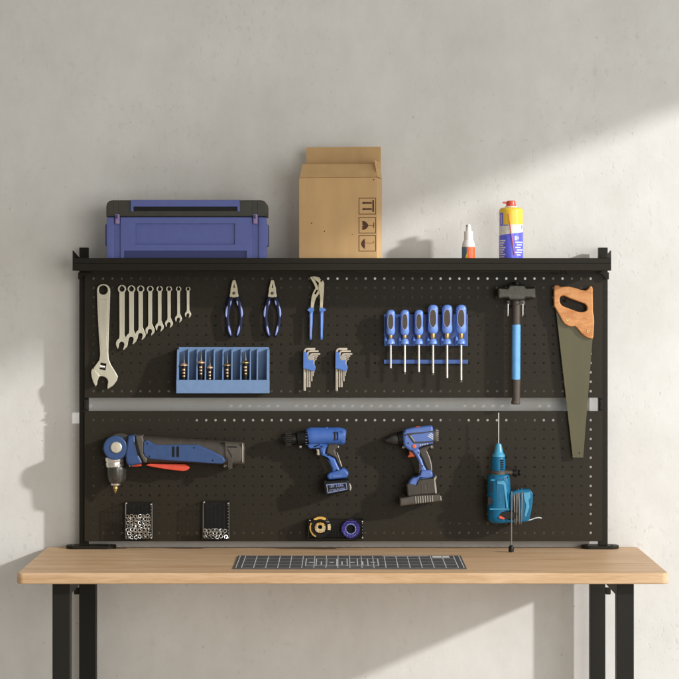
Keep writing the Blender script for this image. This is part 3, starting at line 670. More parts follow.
# front gear block and grey slanted band
blk = z7([(140, 68), (165, 64), (170, 72), (172, 95), (186, 150), (200, 178), (196, 186), (160, 192), (140, 194), (132, 180), (128, 150), (134, 110)])
b = MB(); b.prism([blk], y - 0.031, y + 0.024, 0.005, 3); b.build('gear_housing', 'drilldk', ad)
bd = z7([(170, 66), (200, 66), (207, 90), (205, 140), (222, 166), (216, 182), (205, 180), (190, 150), (176, 100)])
b = MB(); b.prism([bd], y - 0.0325, y + 0.02, 0.004, 3); b.build('collar_band', 'grey2', ad)
b = MB(); b.prism([z7([(168, 92), (176, 96), (190, 150), (184, 152)])], y - 0.0335, y - 0.02, 0.0006, 1); b.build('band_groove', 'black', ad)
# round head
hc = (116.2, 447.4)
b = MB(); k = S(y)
b.lathe([(10.4 * k, -0.030), (11.9 * k, -0.027), (12.2 * k, -0.018), (12.2 * k, 0.020), (11.6 * k, 0.026), (10, 0.026)][:5], W(*hc, y), (0, 1, 0), 40)
hh = b.build('angle_head', 'drilldk', ad)
b = MB(); b.lathe([(5.6 * k, 0), (5.6 * k, 0.0016), (4.9 * k, 0.0032), (0.2 * k, 0.0036)], W(*hc, y - 0.0298), (0, -1, 0), 30); b.build('head_cap', 'steel', hh)
b = MB(); b.prism([circ(119.5, 446, 12.6, 40)], y - 0.012, y + 0.02, 0.002, 2); b.build('head_ring', 'grey', hh)
# chuck
ax = lambda q: W(115.4, q, y)
b = MB(); cx = W(114.8, 0, y).x
def stack(b, L, xx):
    z0 = W(0, L[0][1], y).z
    b.lathe([(r * S(y), z0 - W(0, q, y).z) for r, q in L], (xx, y, z0), (0, 0, -1), 26); return b
b = MB(); stack(b, [(8.2, 456.6), (9.8, 457.6), (9.6, 461), (8.8, 462), (9.2, 464), (8.6, 467)], W(114.8, 0, y).x); b.build('chuck_collar', 'chrome', ad)
b = MB(); stack(b, [(9.0, 466.6), (9.6, 467.4), (9.5, 472), (9.0, 478), (7.6, 482), (5.6, 483)], W(116.6, 0, y).x); ck = b.build('chuck', 'darksteel', ad)
b = MB()
for a in range(0, 360, 24):
    aa = math.radians(a); dv = Vector((math.cos(aa), math.sin(aa), 0)) * 9.4 * S(y); c0 = Vector((W(116.6, 0, y).x, y, 0))
    b.cyl((c0 + dv) + Vector((0, 0, W(0, 468.5, y).z)), (c0 + dv * 0.93) + Vector((0, 0, W(0, 479, y).z)), 0.0008, n=6)
b.build('chuck_rib', 'grey2', ck)
b = MB(); stack(b, [(4.4, 482.6), (5.0, 483.4), (4.6, 485.2), (2.6, 486)], W(115.6, 0, y).x); b.build('chuck_nose', 'chrome', ad)
b = MB(); stack(b, [(1.6, 485.6), (2.5, 486.6), (2.6, 488.6), (1.5, 489.6), (1.9, 490.4), (0.3, 493.4)], W(115.6, 0, y).x); b.build('bit', 'brass', ad)
# paddle trigger
b = MB(); b.prism([z7([(156, 186), (165, 183), (195, 184), (197, 196), (160, 199)])], y - 0.012, y + 0.012, 0.0015, 2); b.build('switch_button', 'red', ad)
b = MB(); b.prism([z7([(214, 192), (232, 185), (300, 186), (385, 188), (398, 197), (402, 203), (392, 213), (375, 217), (330, 213), (270, 204), (232, 197)])], y - 0.016, y + 0.016, 0.002, 3); b.build('paddle', 'red', ad)
# battery
b = MB(); b.sweep([(224, 452.9, 11.4, y, 0.027), (227, 453.0, 11.6, y, 0.0285), (240, 453.4, 11.3, y, 0.028), (242.6, 453.5, 11.2, y, 0.0275), (244.3, 453.5, 10.2, y, 0.025)], 30, 3.6); bt = b.build('battery', 'grey2', ad)
b = MB(); b.prism([z7([(552, 90), (557, 90), (557, 148), (572, 158), (584, 166), (582, 205), (570, 212), (562, 198), (564, 172), (552, 152)])], y - 0.0315, y - 0.02, 0.001, 1); b.build('battery_latch', 'grey', bt)
b = MB(); b.prism([z7([(562, 112), (592, 112), (592, 116), (562, 116)])], y - 0.0288, y - 0.02); b.prism([circ(95 + 598 / 4.244, 420 + 115 / 4.244, 0.8, 12)], y - 0.0288, y - 0.02)
b.prism([z7([(560, 122), (563, 122), (580, 150), (580, 178), (577, 178), (577, 152)])], y - 0.0288, y - 0.02); b.build('battery_marking', 'black', bt)
b = MB(); b.prism([z7([(624, 100), (628, 100), (629, 180), (625, 180)])], y - 0.0287, y - 0.02); b.build('battery_seam', 'tiestrip', bt)
for a, c in z7([(222, 100), (232, 154), (420, 118), (500, 172)]):
    b = MB(); b.lathe([(0.0021, 0), (0.0021, 0.0004), (0.0010, 0.0005)], W(a, c, y - 0.0334), (0, -1, 0), 14); b.build('housing_screw', 'black', sd)
peg(129.6, 466.6, 'steel peg under the front block of the angle drill', 0.060, 'chrome', 0.0018, 'pegs holding the power tools')
peg(224.3, 467.0, 'steel peg under the battery end of the angle drill', 0.060, 'chrome', 0.0018, 'pegs holding the power tools')

# ---------------------------------------------------------------- wire bins with nuts, tray with tape rolls
def basket(name, x0, x1, y0, y1, dep, label, step, ydiv=None):
    t = thing(name, W((x0 + x1) / 2, y1, YP - 0.01), label, 'mesh bin')
    yf, yb = YP - 0.003 - dep, YP - 0.004
    A, B = W(x0, y1, yf), W(x1, y0, yf)
    xa, xb, z0, z1 = A.x, B.x, A.z, B.z
    b = MB(); r = 0.0014
    for yy in (yf, yb): b.tube([(xa, yy, z0), (xb, yy, z0), (xb, yy, z1), (xa, yy, z1)], r, 8, True)
    for xx in (xa, xb):
        for z in (z0, z1): b.cyl((xx, yf, z), (xx, yb, z), r, n=8)
    b.build('frame', 'steelblack', t)
    def grid(nm, P, U, V, nu, nv, m):
        b = MB(); rr = 0.00034
        for i in range(1, nu): b.cyl(P + U * (i / nu), P + U * (i / nu) + V, rr, n=5)
        for j in range(1, nv): b.cyl(P + V * (j / nv), P + V * (j / nv) + U, rr, n=5)
        b.build(nm, m, t)
    nx, nz, ny = max(2, round((xb - xa) / step)), max(2, round((z1 - z0) / step)), max(2, round(dep / step))
    X, Z, Yv = Vector((xb - xa, 0, 0)), Vector((0, 0, z1 - z0)), Vector((0, yb - yf, 0))
    grid('front_mesh', Vector((xa, yf, z0)), X, Z, max(2, nx // 2), max(2, nz // 2), 'steelblack')
    grid('side_mesh', Vector((xa, yf, z0)), Yv, Z, ny, nz, 'wire')
    grid('side_mesh', Vector((xb, yf, z0)), Yv, Z, ny, nz, 'wire')
    b = MB(); b.box(((xa + xb) / 2, yb, (z0 + z1) / 2), (xb - xa, 0.001, z1 - z0)); b.build('back_plate', 'black', t)
    b = MB(); b.box(((xa + xb) / 2, (yf + yb) / 2, z0 - 0.0004), (xb - xa, yb - yf, 0.001)); b.build('bin_floor', 'black', t)
    # bright studs on the corners; chrome dots imitate lit hole edges on right post
    for xx, zq in ((xa + 0.004, z1), (xb - 0.001, z1 - 0.003), (xb - 0.001, z0 + 0.004)):
        b = MB(); b.lathe([(0.0022, 0), (0.0022, 0.001), (0.0012, 0.002)], (xx, yf - 0.0012, zq), (0, -1, 0), 12); b.build('stud', 'chrome', t)
    n = max(3, round((z1 - z0) / 0.0085))
    b = MB()
    for k in range(1, n): b.lathe([(0.0011, 0), (0.0007, 0.0008)], (xb - 0.001, yf - 0.0012, z0 + (z1 - z0) * k / n), (0, -1, 0), 8)
    b.build('lit_hole_dots', 'chrome', t)
    return xa, xb, z0, z1, yf, yb
def nut_mesh():
    b = MB(); R = 0.0058
    hexo = [(R * math.cos(PI / 3 * k), R * math.sin(PI / 3 * k)) for k in range(6)]
    b.curve([hexo, [(0.0035 * math.cos(PI / 6 * k), 0.0035 * math.sin(PI / 6 * k)) for k in range(12)]], -0.0019, 0.0019, 0.0004, 1)
    return b
nut0 = nut_mesh().build('hex_nut', 'chrome', None, (0, 0, 0))
nut_used = [False]
def place_nut(p, rot, label, group):
    o = nut0 if not nut_used[0] else nut0.copy()
    if nut_used[0]: C.objects.link(o)
    nut_used[0] = True
    o.location = p; o.rotation_euler = rot; tag(o, label, 'nut', group)
def fill(bx, ztop, label, group):
    xa, xb, z0, z1, yf, yb = bx
    zt = ztop
    for lay in range(1):
        z = z0 + 0.0055; row = 0
        while z < zt - lay * 0.004:
            x = xa + 0.006 + (0.0045 if (row + lay) % 2 else 0)
            while x < xb - 0.005:
                tip = random.random()
                zz_ = z + random.uniform(-0.0012, 0.0012) - (random.uniform(0, 0.003) if z + 0.009 > zt else 0)
                place_nut((x + random.uniform(-0.0012, 0.0012), yf + 0.0065 + lay * 0.0095 + random.uniform(0, 0.001), zz_),
                          (random.uniform(-0.6, 0.6), random.uniform(0, 1.0), random.uniform(-0.6, 0.6)), label, group)
                x += 0.0108
            z += 0.0096; row += 1
bx = basket('mesh_bin', 125.0, 151.4, 503.2, 539.4, 0.034, 'small black wire mesh bin well filled with bright nuts, left of two', 0.0055)
fill(bx, W(0, 513.5, bx[4]).z, 'bright steel nut in the fuller mesh bin on the left', 'nuts in the fuller bin')
bx = basket('mesh_bin', 202.6, 228.6, 502.2, 539.2, 0.034, 'small black wire mesh bin with few nuts at its bottom, right of two', 0.0055)
fill(bx, W(0, 529.2, bx[4]).z, 'bright steel nut in the nearly empty mesh bin', 'nuts in the emptier bin')
bx = basket('mesh_tray', 308.4, 362.8, 520.4, 539.2, 0.040, 'low black wire mesh tray holding two rolls of tape', 0.0035)
def annulus(b, c, r0, r1, yf, yb, n=40):
    p = W(c[0], c[1], yf)
    b.curve([[(p.x + r1 * math.cos(2 * PI * k / n), p.z + r1 * math.sin(2 * PI * k / n)) for k in range(n)], [(p.x + r0 * math.cos(2 * PI * k / n), p.z + r0 * math.sin(2 * PI * k / n)) for k in range(n)]], yf, yb, 0.0006, 1)
yt = YP - 0.034; k = S(yt)
zfl = bx[2] + 0.0002
tg = thing('tape_roll', W(320.2, 527, yt), 'amber and black roll of tape at the left of the mesh tray', 'tape', 'tape rolls in the mesh tray')
rg = 10.6 * k; cg = (320.1, HY - (zfl + rg + 0.0015 - CZ) / S(yt))
b = MB(); annulus(b, cg, rg * 0.60, rg, yt, yt + 0.020); b.build('winding', 'black', tg)
for a0, a1, r0, r1, m in ((55, 128, 0.80, 1.01, 'goldtape'), (150, 245, 0.86, 1.01, 'goldtape'), (-14, 22, 0.72, 1.01, 'cream'), (30, 50, 0.80, 1.01, 'wire')):
    b = MB(); p = W(cg[0], cg[1], yt); n = 14
    A = [math.radians(a0 + (a1 - a0) * i / n) for i in range(n + 1)]
    b.curve([[(p.x + rg * r1 * math.cos(a), p.z + rg * r1 * math.sin(a)) for a in A] + [(p.x + rg * r0 * math.cos(a), p.z + rg * r0 * math.sin(a)) for a in A[::-1]]], yt - 0.0012, yt + 0.0195, 0.0003, 1)
    b.build('tape_edge', m, tg)
b = MB(); annulus(b, cg, rg * 0.30, rg * 0.52, yt - 0.001, yt + 0.019); b.build('core', 'goldtape', tg)
b = MB(); b.prism([cr([(cg[0] - 3.6, cg[1] - 2.5), (cg[0] + 3.6, cg[1] - 2.2), (cg[0] + 4.4, cg[1] + 4), (cg[0] - 4.2, cg[1] + 4)], 3), circ(cg[0], cg[1] - 0.6, 2.2, 14)], yt - 0.0026, yt + 0.002, 0.0006, 1); b.build('core_insert', 'cream', tg)
tv = thing('tape_roll', W(350.7, 529, yt), 'violet roll of tape with pale inner ring at the right of the mesh tray', 'tape', 'tape rolls in the mesh tray')
rv = 9.1 * k; cv = (350.7, HY - (zfl + rv + 0.0015 - CZ) / S(yt))
b = MB(); annulus(b, cv, rv * 0.60, rv, yt, yt + 0.022); b.build('winding', 'purple', tv)
b = MB(); annulus(b, cv, rv * 0.50, rv * 0.61, yt - 0.001, yt + 0.022); b.build('core', 'lav', tv)
for q in range(11):
    a = math.radians(200 + q * 14); p = W(cv[0], cv[1], yt)
    b = MB(); b.box((p.x + rv * 0.80 * math.cos(a), yt - 0.0003, p.z + rv * 0.80 * math.sin(a)), (0.003, 0.0012, 0.0013), 0.0003, Matrix.Rotation(-a, 3, 'Y')); b.build('print_mark', 'lav', tv)

# ---------------------------------------------------------------- cordless drill (left)
d1 = thing('cordless_drill', W(325, 455, YP - 0.04), 'bright blue cordless drill with black chuck and lettered black battery', 'drill')
y = YP - 0.040; k = S(y)
zd = lambda L: [(275 + a / 8.49, 420 + c / 8.49) for a, c in L]
def P(a, c): return (275 + a / 8.49, 420 + c / 8.49)
def hsweep(L, m, name, par, e=2.2, sub=0, n=30):
    b = MB(); b.sweep([(*P(a, c), h / 8.49, y, h / 8.49 * k * w) for a, c, h, w in L], n, e, sub); return b.build(name, m, par)
ck = hsweep([(52, 172, 8, 1), (60, 172, 12, 1), (62, 168, 40, 1), (78, 166, 50, 1), (120, 163, 52, 1), (150, 161, 52, 1), (180, 158, 48, 1), (188, 157, 40, 1)], 'black', 'chuck', d1, 2)
b = MB()
for a in range(0, 360, 20):
    aa = math.radians(a); r = 52.5 / 8.49 * k
    p0 = W(*P(90, 166), y) + Vector((0, -math.cos(aa) * r, math.sin(aa) * r)); p1 = W(*P(140, 162), y) + Vector((0, -math.cos(aa) * r, math.sin(aa) * r)); b.cyl(p0, p1, 0.0009, n=6)
b.build('chuck_rib', 'grey', ck)
tc = hsweep([(188, 157, 46, 1), (192, 156, 60, 1), (240, 151, 62, 1), (262, 150, 64, 1), (288, 148, 66, 1)], 'black', 'torque_collar', d1, 2)
b = MB()
for q in range(7):
    aa = math.radians(-60 + q * 24); r = 65 / 8.49 * k
    b.box(W(*P(268, 150), y) + Vector((0, -math.cos(aa) * r, math.sin(aa) * r)), (0.0045, 0.0008, 0.0013), 0, Matrix.Rotation(aa, 3, 'X'))
b.build('torque_mark', 'text', tc)
mb = hsweep([(278, 146, 66, 1), (284, 145, 75, 1), (300, 142, 78, 1), (330, 140, 78, 1), (400, 137, 74, 1), (480, 136, 74, 1), (540, 137, 75, 1), (570, 139, 72, 1), (592, 140, 62, 1), (602, 141, 46, 1)], 'drill', 'motor_housing', d1, 2.3)
b = MB(); b.prism([zd([(300, 66), (420, 68), (445, 60), (452, 72), (440, 92), (420, 86), (330, 88), (302, 84)])], y - 0.012, y + 0.012, 0.002, 2); b.build('selector', 'drill', mb)
b = MB()
for c in (508, 531): b.prism([zd([(c - 6, 100), (c + 6, 100), (c + 6, 172), (c - 6, 172)])], y - 0.0238, y - 0.015)
b.build('vent', 'black', mb)
b = MB()
for c in range(6): b.prism([zd([(562, 92 + c * 17), (594, 94 + c * 17), (594, 101 + c * 17), (562, 100 + c * 17)])], y - 0.0232, y - 0.012, 0.0006, 1)
b.build('rear_rib', 'drill2', mb)
b = MB(); b.prism([zd([(275, 206), (300, 200), (400, 205), (445, 206), (440, 232), (400, 240), (300, 244), (282, 232)])], y - 0.016, y + 0.016, 0.003, 3); b.build('nose_frame', 'drill', mb)
b = MB(); b.prism([zd([(330, 222), (378, 206), (384, 212), (340, 232)])], y - 0.018, y - 0.01, 0.0006, 1); b.build('work_light', 'black', mb)
hg = zd([(380, 214), (440, 206), (452, 200), (436, 236), (424, 286), (470, 308), (510, 330), (532, 380), (556, 430), (555, 446), (480, 446), (484, 420), (462, 370), (420, 310), (392, 300), (378, 262)])
b = MB(); b.prism([hg], y - 0.0185, y + 0.0185, 0.006, 4); gp = b.build('grip', 'drill', d1)
bg = zd([(452, 200), (530, 204), (548, 214), (520, 250), (512, 262), (530, 300), (556, 362), (570, 398), (556, 412), (538, 386), (514, 328), (474, 306), (432, 286), (438, 240)])
b = MB(); b.prism([bg], y - 0.0165, y + 0.0165, 0.005, 3); b.build('rear_grip', 'grey', d1)
b = MB(); b.prism([zd([(524, 280), (532, 284), (570, 392), (562, 398)])], y - 0.0172, y + 0.012, 0.0012, 1); b.build('grip_trim', 'tiestrip', gp)
b = MB(); b.prism([zd([(345, 246), (378, 244), (382, 280), (384, 300), (362, 302), (352, 290), (356, 270)])], y - 0.010, y + 0.010, 0.003, 3); b.build('trigger', 'steel', d1)
bs = zd([(442, 470), (466, 448), (500, 440), (548, 424), (572, 412), (596, 420), (622, 446), (624, 466), (606, 492), (560, 498), (500, 504), (460, 508), (446, 494)])
b = MB(); b.prism([bs], y - 0.026, y + 0.026, 0.005, 3); b.build('base', 'drill', d1)
b = MB(); b.prism([zd([(488, 472), (560, 462), (570, 470), (560, 486), (492, 492)])], y - 0.0272, y - 0.02, 0.001, 1); b.build('base_panel', 'drill2', d1)
ba = zd([(408, 520), (424, 508), (440, 520), (600, 508), (626, 510), (634, 590), (620, 606), (440, 644), (424, 640)])
b = MB(); b.prism([ba], y - 0.031, y + 0.031, 0.004, 3); bt = b.build('battery', 'black', d1)
b = MB(); b.prism([zd([(628, 536), (640, 548), (650, 574), (642, 600), (632, 596)])], y - 0.012, y + 0.012, 0.002, 2); b.build('battery_release', 'tiestrip', bt)
fr = zd([(436, 548), (606, 532), (614, 590), (448, 622)]); fi = zd([(442, 553), (602, 537), (609, 587), (453, 616)])
b = MB(); b.prism([fr, fi], y - 0.0316, y - 0.025); b.build('label_frame', 'text', bt)
c1 = W(*P(522, 560), y - 0.031); c2 = W(*P(528, 592), y - 0.031)
b = MB(); b.text('18V 2.0Ah', (c1.x, c1.z), 0.0105, y - 0.0310, 0.0006, math.radians(6), 0.86); b.text('LITHIUM-ION', (c2.x, c2.z), 0.0085, y - 0.0310, 0.0006, math.radians(8), 0.84); b.build('lettering', 'text', bt)
for a, c in zd([(398, 226), (452, 300), (524, 424)]):
    b = MB(); b.lathe([(0.0021, 0), (0.0021, 0.0004), (0.0010, 0.0005)], W(a, c, y - 0.0184), (0, -1, 0), 14); b.build('housing_screw', 'black', gp)
peg(300.0, 448.0, 'steel peg under the nose of the bright blue cordless drill', 0.050, 'chrome', 0.0018, 'pegs holding the power tools')
peg(337.6, 448.0, 'steel peg behind the grip of the bright blue cordless drill', 0.050, 'chrome', 0.0018, 'pegs holding the power tools')

# ---------------------------------------------------------------- cordless driver (right)
d2 = thing('cordless_drill', W(415, 455, YP - 0.04), 'cornflower and grey cordless drill with orange trigger and ribbed grey base', 'drill')
ze = lambda L: [(385 + a / 11.32, 420 + c / 11.32) for a, c in L]
zf = lambda L: [(390 + a / 11.32, 465 + c / 11.32) for a, c in L]
def P2(a, c): return (385 + a / 11.32, 420 + c / 11.32)
def hs2(L, m, name, par, e=2.0, sub=0):
    b = MB(); b.sweep([(*P2(a, c), h / 11.32, y, h / 11.32 * k * w) for a, c, h, w in L], 30, e, sub); return b.build(name, m, par)
ck = hs2([(6, 236, 12, 1), (16, 234, 22, 1), (60, 228, 44, 1), (75, 226, 56, 1), (110, 221, 64, 1), (145, 217, 66, 1), (150, 216, 56, 1)], 'darksteel', 'chuck', d2)
hs2([(148, 216, 70, 1), (156, 215, 80, 1), (190, 208, 84, 1), (215, 206, 86, 1)], 'black', 'torque_collar', d2)
bo = ze([(203, 150), (214, 124), (246, 104), (300, 94), (340, 88), (420, 78), (470, 72), (528, 68), (540, 78), (546, 110), (560, 180), (556, 240), (540, 270), (480, 284), (430, 296), (380, 320), (330, 352), (280, 350), (230, 312), (210, 280), (204, 220)])
b = MB(); b.prism([bo], y - 0.025, y + 0.025, 0.007, 4); mh = b.build('motor_housing', 'drill2', d2)
fo = ze([(240, 152), (300, 146), (420, 140), (548, 120), (562, 150), (560, 225), (548, 250), (440, 262), (330, 266), (318, 258)])
fi = ze([(284, 172), (310, 164), (420, 152), (535, 134), (547, 160), (546, 222), (536, 236), (440, 244), (346, 248), (334, 242)])
b = MB(); b.prism([fo], y - 0.0262, y - 0.018, 0.001, 1); pf = b.build('side_frame', 'grey', mh)
b = MB(); b.prism([fi], y - 0.0272, y - 0.018, 0.001, 1); sp_ = b.build('side_panel', 'drill2', mh)
b = MB()
for q in range(3): b.prism([ze([(478 + q * 16, 180 - q * 14), (488 + q * 16, 176 - q * 14), (545, 212 - q * 22), (545, 222 - q * 22)])], y - 0.0277, y - 0.02)
b.build('stripe', 'line', sp_)
b = MB(); b.prism([ze([(282, 178), (290, 174), (342, 246), (332, 248)])], y - 0.0277, y - 0.02, 0.0003, 1); b.build('trim', 'tiestrip', sp_)
b = MB(); b.sweep([(*P2(548, 176), 70 / 11.32, y, 0.0225), (*P2(560, 176), 84 / 11.32, y, 0.024), (*P2(585, 178), 78 / 11.32, y, 0.0235), (*P2(602, 180), 58 / 11.32, y, 0.018)], 28, 2.6, 2); rc = b.build('rear_cap', 'grey2', d2)
b = MB()
for q in range(6): b.prism([ze([(575, 112 + q * 22), (606, 116 + q * 22), (606, 124 + q * 22), (575, 122 + q * 22)])], y - 0.021, y + 0.01, 0.001, 1)
b.build('vent_rib', 'tiestrip', rc)
b = MB(); b.prism([ze([(332, 92), (352, 76), (396, 72), (406, 90), (380, 98)])], y - 0.010, y + 0.010, 0.0015, 2); b.build('mode_switch', 'orange', d2)
b = MB(); b.lathe([(1.9 * k, 0), (1.9 * k, 0.002), (1.2 * k, 0.003)], W(*P2(333, 298), y - 0.0248), (0, -1, 0), 16); b.build('direction_button', 'orange', d2)
b = MB()
for q in range(4):
    b.prism([ze([(392 + q * 26, 296 - q * 6), (402 + q * 26, 294 - q * 6), (412 + q * 26, 276 - q * 5), (402 + q * 26, 278 - q * 5)])], y - 0.0255, y - 0.02)
b.build('stripe', 'line', mh)
b = MB(); b.prism([ze([(272, 352), (300, 358), (338, 400), (332, 418), (262, 424), (258, 410), (276, 392)])], y - 0.011, y + 0.011, 0.003, 3); b.build('trigger', 'orange', d2)
hg = ze([(285, 330), (340, 318), (380, 322), (400, 350), (392, 400), (420, 450), (440, 510), (480, 580), (500, 600), (520, 610), (522, 648), (490, 660), (440, 656), (400, 664), (370, 660), (390, 620), (396, 590), (396, 540), (390, 500), (366, 440), (330, 385)])
b = MB(); b.prism([hg], y - 0.0195, y + 0.0195, 0.0055, 4); gp = b.build('grip', 'drill2', d2)
bg = ze([(372, 330), (420, 306), (480, 290), (520, 284), (500, 320), (474, 348), (500, 410), (524, 480), (536, 560), (530, 600), (506, 600), (480, 575), (444, 510), (424, 450), (396, 400)])
b = MB(); b.prism([bg], y - 0.018, y + 0.018, 0.005, 3); rg_ = b.build('rear_grip', 'grey', d2)
b = MB(); b.prism([ze([(464, 352), (474, 350), (506, 420), (526, 490), (534, 570), (524, 575), (516, 500), (494, 425)])], y - 0.0188, y + 0.01, 0.001, 1); b.build('grip_trim', 'tiestrip', rg_)
b = MB(); b.prism([ze([(384, 470), (396, 500), (404, 560), (400, 610), (390, 620), (378, 600), (382, 540)])], y - 0.0205, y + 0.01, 0.002, 2); b.build('front_pad', 'grey', gp)
ft = zf([(340, 112), (360, 60), (470, 60), (484, 100), (482, 140), (420, 156), (335, 160), (312, 196), (302, 232), (262, 242), (226, 232), (210, 206), (232, 170), (262, 146), (310, 136)])
b = MB(); b.prism([ft], y - 0.0275, y + 0.0275, 0.005, 3); b.build('foot', 'drill2', d2)
ba = zf([(186, 222), (214, 208), (300, 226), (320, 166), (420, 154), (500, 148), (514, 170), (524, 318), (470, 334), (300, 346), (212, 362), (196, 340)])
b = MB(); b.prism([ba], y - 0.0295, y + 0.0295, 0.004, 3); bt = b.build('battery', 'grey', d2)
b = MB(); b.prism([zf([(350, 188), (430, 178), (440, 310), (362, 322)]), zf([(362, 200), (420, 192), (428, 300), (372, 310)])], y - 0.0302, y - 0.02, 0.0004, 1); b.prism([zf([(385, 225), (410, 222), (416, 282), (390, 286)])], y - 0.0302, y - 0.02, 0.0004, 1); b.build('battery_marking', 'rubbrown', bt)
b = MB(); b.prism([zf([(496, 136), (508, 148), (522, 116), (528, 140), (512, 176), (524, 240), (530, 318), (512, 326), (502, 240)])], y - 0.0302, y + 0.01, 0.0008, 1); b.build('battery_edge', 'tiestrip', bt)
bb = zf([(112, 378), (200, 366), (260, 350), (470, 336), (572, 342), (590, 400), (580, 412), (480, 424), (300, 444), (124, 468), (112, 460)])
b = MB(); b.prism([bb], y - 0.034, y + 0.034, 0.004, 3); pb = b.build('battery_base', 'grey2', d2)
for q in range(8):
    c = 284 + q * 27
    b = MB(); b.prism([zf([(c, 356 - q * 1.5), (c + 9, 355 - q * 1.5), (c + 15, 436 - q * 3), (c + 6, 437 - q * 3)])], y - 0.0355, y - 0.03, 0.0006, 1); b.build('base_rib', 'tiestrip', pb)
b = MB(); b.prism([zf([(566, 352), (578, 352), (584, 398), (572, 402)])], y - 0.0352, y - 0.03, 0.0006, 1); b.build('base_rib', 'tiestrip', pb)
for a, c in ze([(232, 170), (262, 262), (226, 132)]):
    b = MB(); b.lathe([(0.0021, 0), (0.0021, 0.0004), (0.0010, 0.0005)], W(a, c, y - 0.0249), (0, -1, 0), 14); b.build('housing_screw', 'black', mh)
for a, c in ze([(378, 372), (424, 520), (452, 628)]):
    b = MB(); b.lathe([(0.0021, 0), (0.0021, 0.0004), (0.0010, 0.0005)], W(a, c, y - 0.0194), (0, -1, 0), 14); b.build('housing_screw', 'black', gp)
peg(404.0, 448.2, 'steel peg under the nose of the cornflower drill with orange trigger', 0.050, 'chrome', 0.0018, 'pegs holding the power tools')
peg(432.6, 448.2, 'steel peg behind the grip of the cornflower drill with orange trigger', 0.050, 'chrome', 0.0018, 'pegs holding the power tools')

# ---------------------------------------------------------------- rotary hammer
rh = thing('rotary_hammer', W(500, 495, YP - 0.045), 'teal corded rotary hammer drill hanging bit up with its cable wound round the handle', 'drill')
y = YP - 0.046; k = S(y)
x0 = W(498.6, 0, y).x
def zst(L, xx, m, name, par, n=28, sq=1.0):
    z0 = W(0, L[0][1], y).z
    b = MB(); b.lathe([(r * k, z0 - W(0, q, y).z) for r, q in L], (xx, y, z0), (0, 0, -1), n); return b.build(name, m, par)
zst([(0.15, 412.8), (0.5, 414), (0.55, 420), (0.5, 444.5)], x0, 'chrome', 'bit', rh, 10)
nc = zst([(1.6, 443.4), (2.6, 443.9), (3.2, 446), (4.2, 450.5), (4.8, 453.2), (6.2, 454.6), (6.4, 456.6), (5.4, 457.4)], x0, 'teal2', 'bit_holder', rh)
zst([(6.0, 457.2), (6.9, 458.4), (7.2, 466), (7.1, 470.4)], W(498.2, 0, y).x, 'teal', 'nose_sleeve', rh)
b = MB()
for q in range(5): b.pbox(500.6, 459.8 + q * 2.2, 503.8, 461.0 + q * 2.2, y - 0.0205, y - 0.012, 0.0004)
b.build('nose_vent', 'black', rh)
bo = [(487.6, 478), (489.2, 475.4), (493, 474), (503, 474), (506.5, 475.6), (509.3, 479), (510.0, 486), (510.4, 500), (511, 514), (530, 521), (528, 522.6), (512, 522.8), (496, 523.0), (490.8, 521.2), (488.2, 516), (487.6, 505), (487.3, 490)]
b = MB(); b.sweep([(498.8, 473.8, 8.2, y, 0.020), (498.8, 475.0, 10.2, y, 0.025), (498.8, 479, 11.1, y, 0.0275), (498.9, 492, 11.5, y, 0.029), (499.0, 506, 11.7, y, 0.029), (499.0, 515, 11.5, y, 0.0285), (499.0, 519.4, 11.0, y, 0.027), (499.0, 521.8, 9.6, y, 0.023), (499.0, 522.8, 7.6, y, 0.018)], 34, 2.5, 3); mh = b.build('motor_housing', 'teal', rh)
b = MB(); b.prism([[(496.4, 480), (504, 478.4), (506, 482), (504.6, 494), (503.8, 506), (497.6, 508), (496.2, 498)]], y - 0.0288, y - 0.02, 0.001, 2); b.build('side_panel', 'teal', mh)
b = MB(); b.prism([[(497.2, 481.6), (503.6, 480.6), (505.6, 483.6), (507, 496), (508.2, 508), (506.4, 508.4), (504.9, 496), (503.2, 485), (497.0, 484)]], y - 0.0296, y - 0.02, 0.0012, 2); b.build('side_trim', 'teal2', mh)
b = MB(); b.prism([rrect(489.6, 508.6, 509.6, 509.7, 0.5)], y - 0.0296, y - 0.02, 0.0005, 1); b.prism([rrect(490.8, 479.6, 495.0, 480.6, 0.45)], y - 0.0285, y - 0.02, 0.0005, 1); b.build('seam_trim', 'teal2', mh)
b = MB()
for q in range(4): b.prism([rrect(489.9, 483.0 + q * 2.6, 493.6, 484.2 + q * 2.6, 0.5)], y - 0.0268, y - 0.012, 0.0004, 1)
b.build('side_vent', 'black', mh)
for a, c in ((491.6, 513.5), (507.4, 477.4), (494.2, 476.6)):
    b = MB(); b.lathe([(0.0023, 0), (0.0023, 0.0006), (0.0010, 0.0007)], W(a, c, y - 0.0262), (0, -1, 0), 14); b.build('housing_screw', 'black', mh)
b = MB(); b.prism([cr([(488.0, 497), (491.6, 497.8), (493, 501), (491.4, 504.4), (488, 505)], 3)], y - 0.0288, y - 0.02, 0.001, 1); b.build('chisel_knob', 'black', mh)
hd = [(509.2, 495), (514, 491), (521, 489.4), (530.5, 489.8), (533, 493.5), (532.6, 503), (531.2, 512), (529.2, 520.6), (524, 522.2), (512, 522.8), (504, 522.6), (498, 521.6), (496.6, 516), (498, 510.6), (503, 509), (509.2, 509)]
ho = [(499.4, 516), (501.6, 512.2), (506, 511.2), (514, 511.8), (517, 513.4), (515, 518.6), (508, 519.2), (502.6, 518.4)]
b = MB(); b.prism([hd, ho], y - 0.0225, y + 0.0225, 0.004, 3); hn = b.build('rear_handle', 'teal', rh)
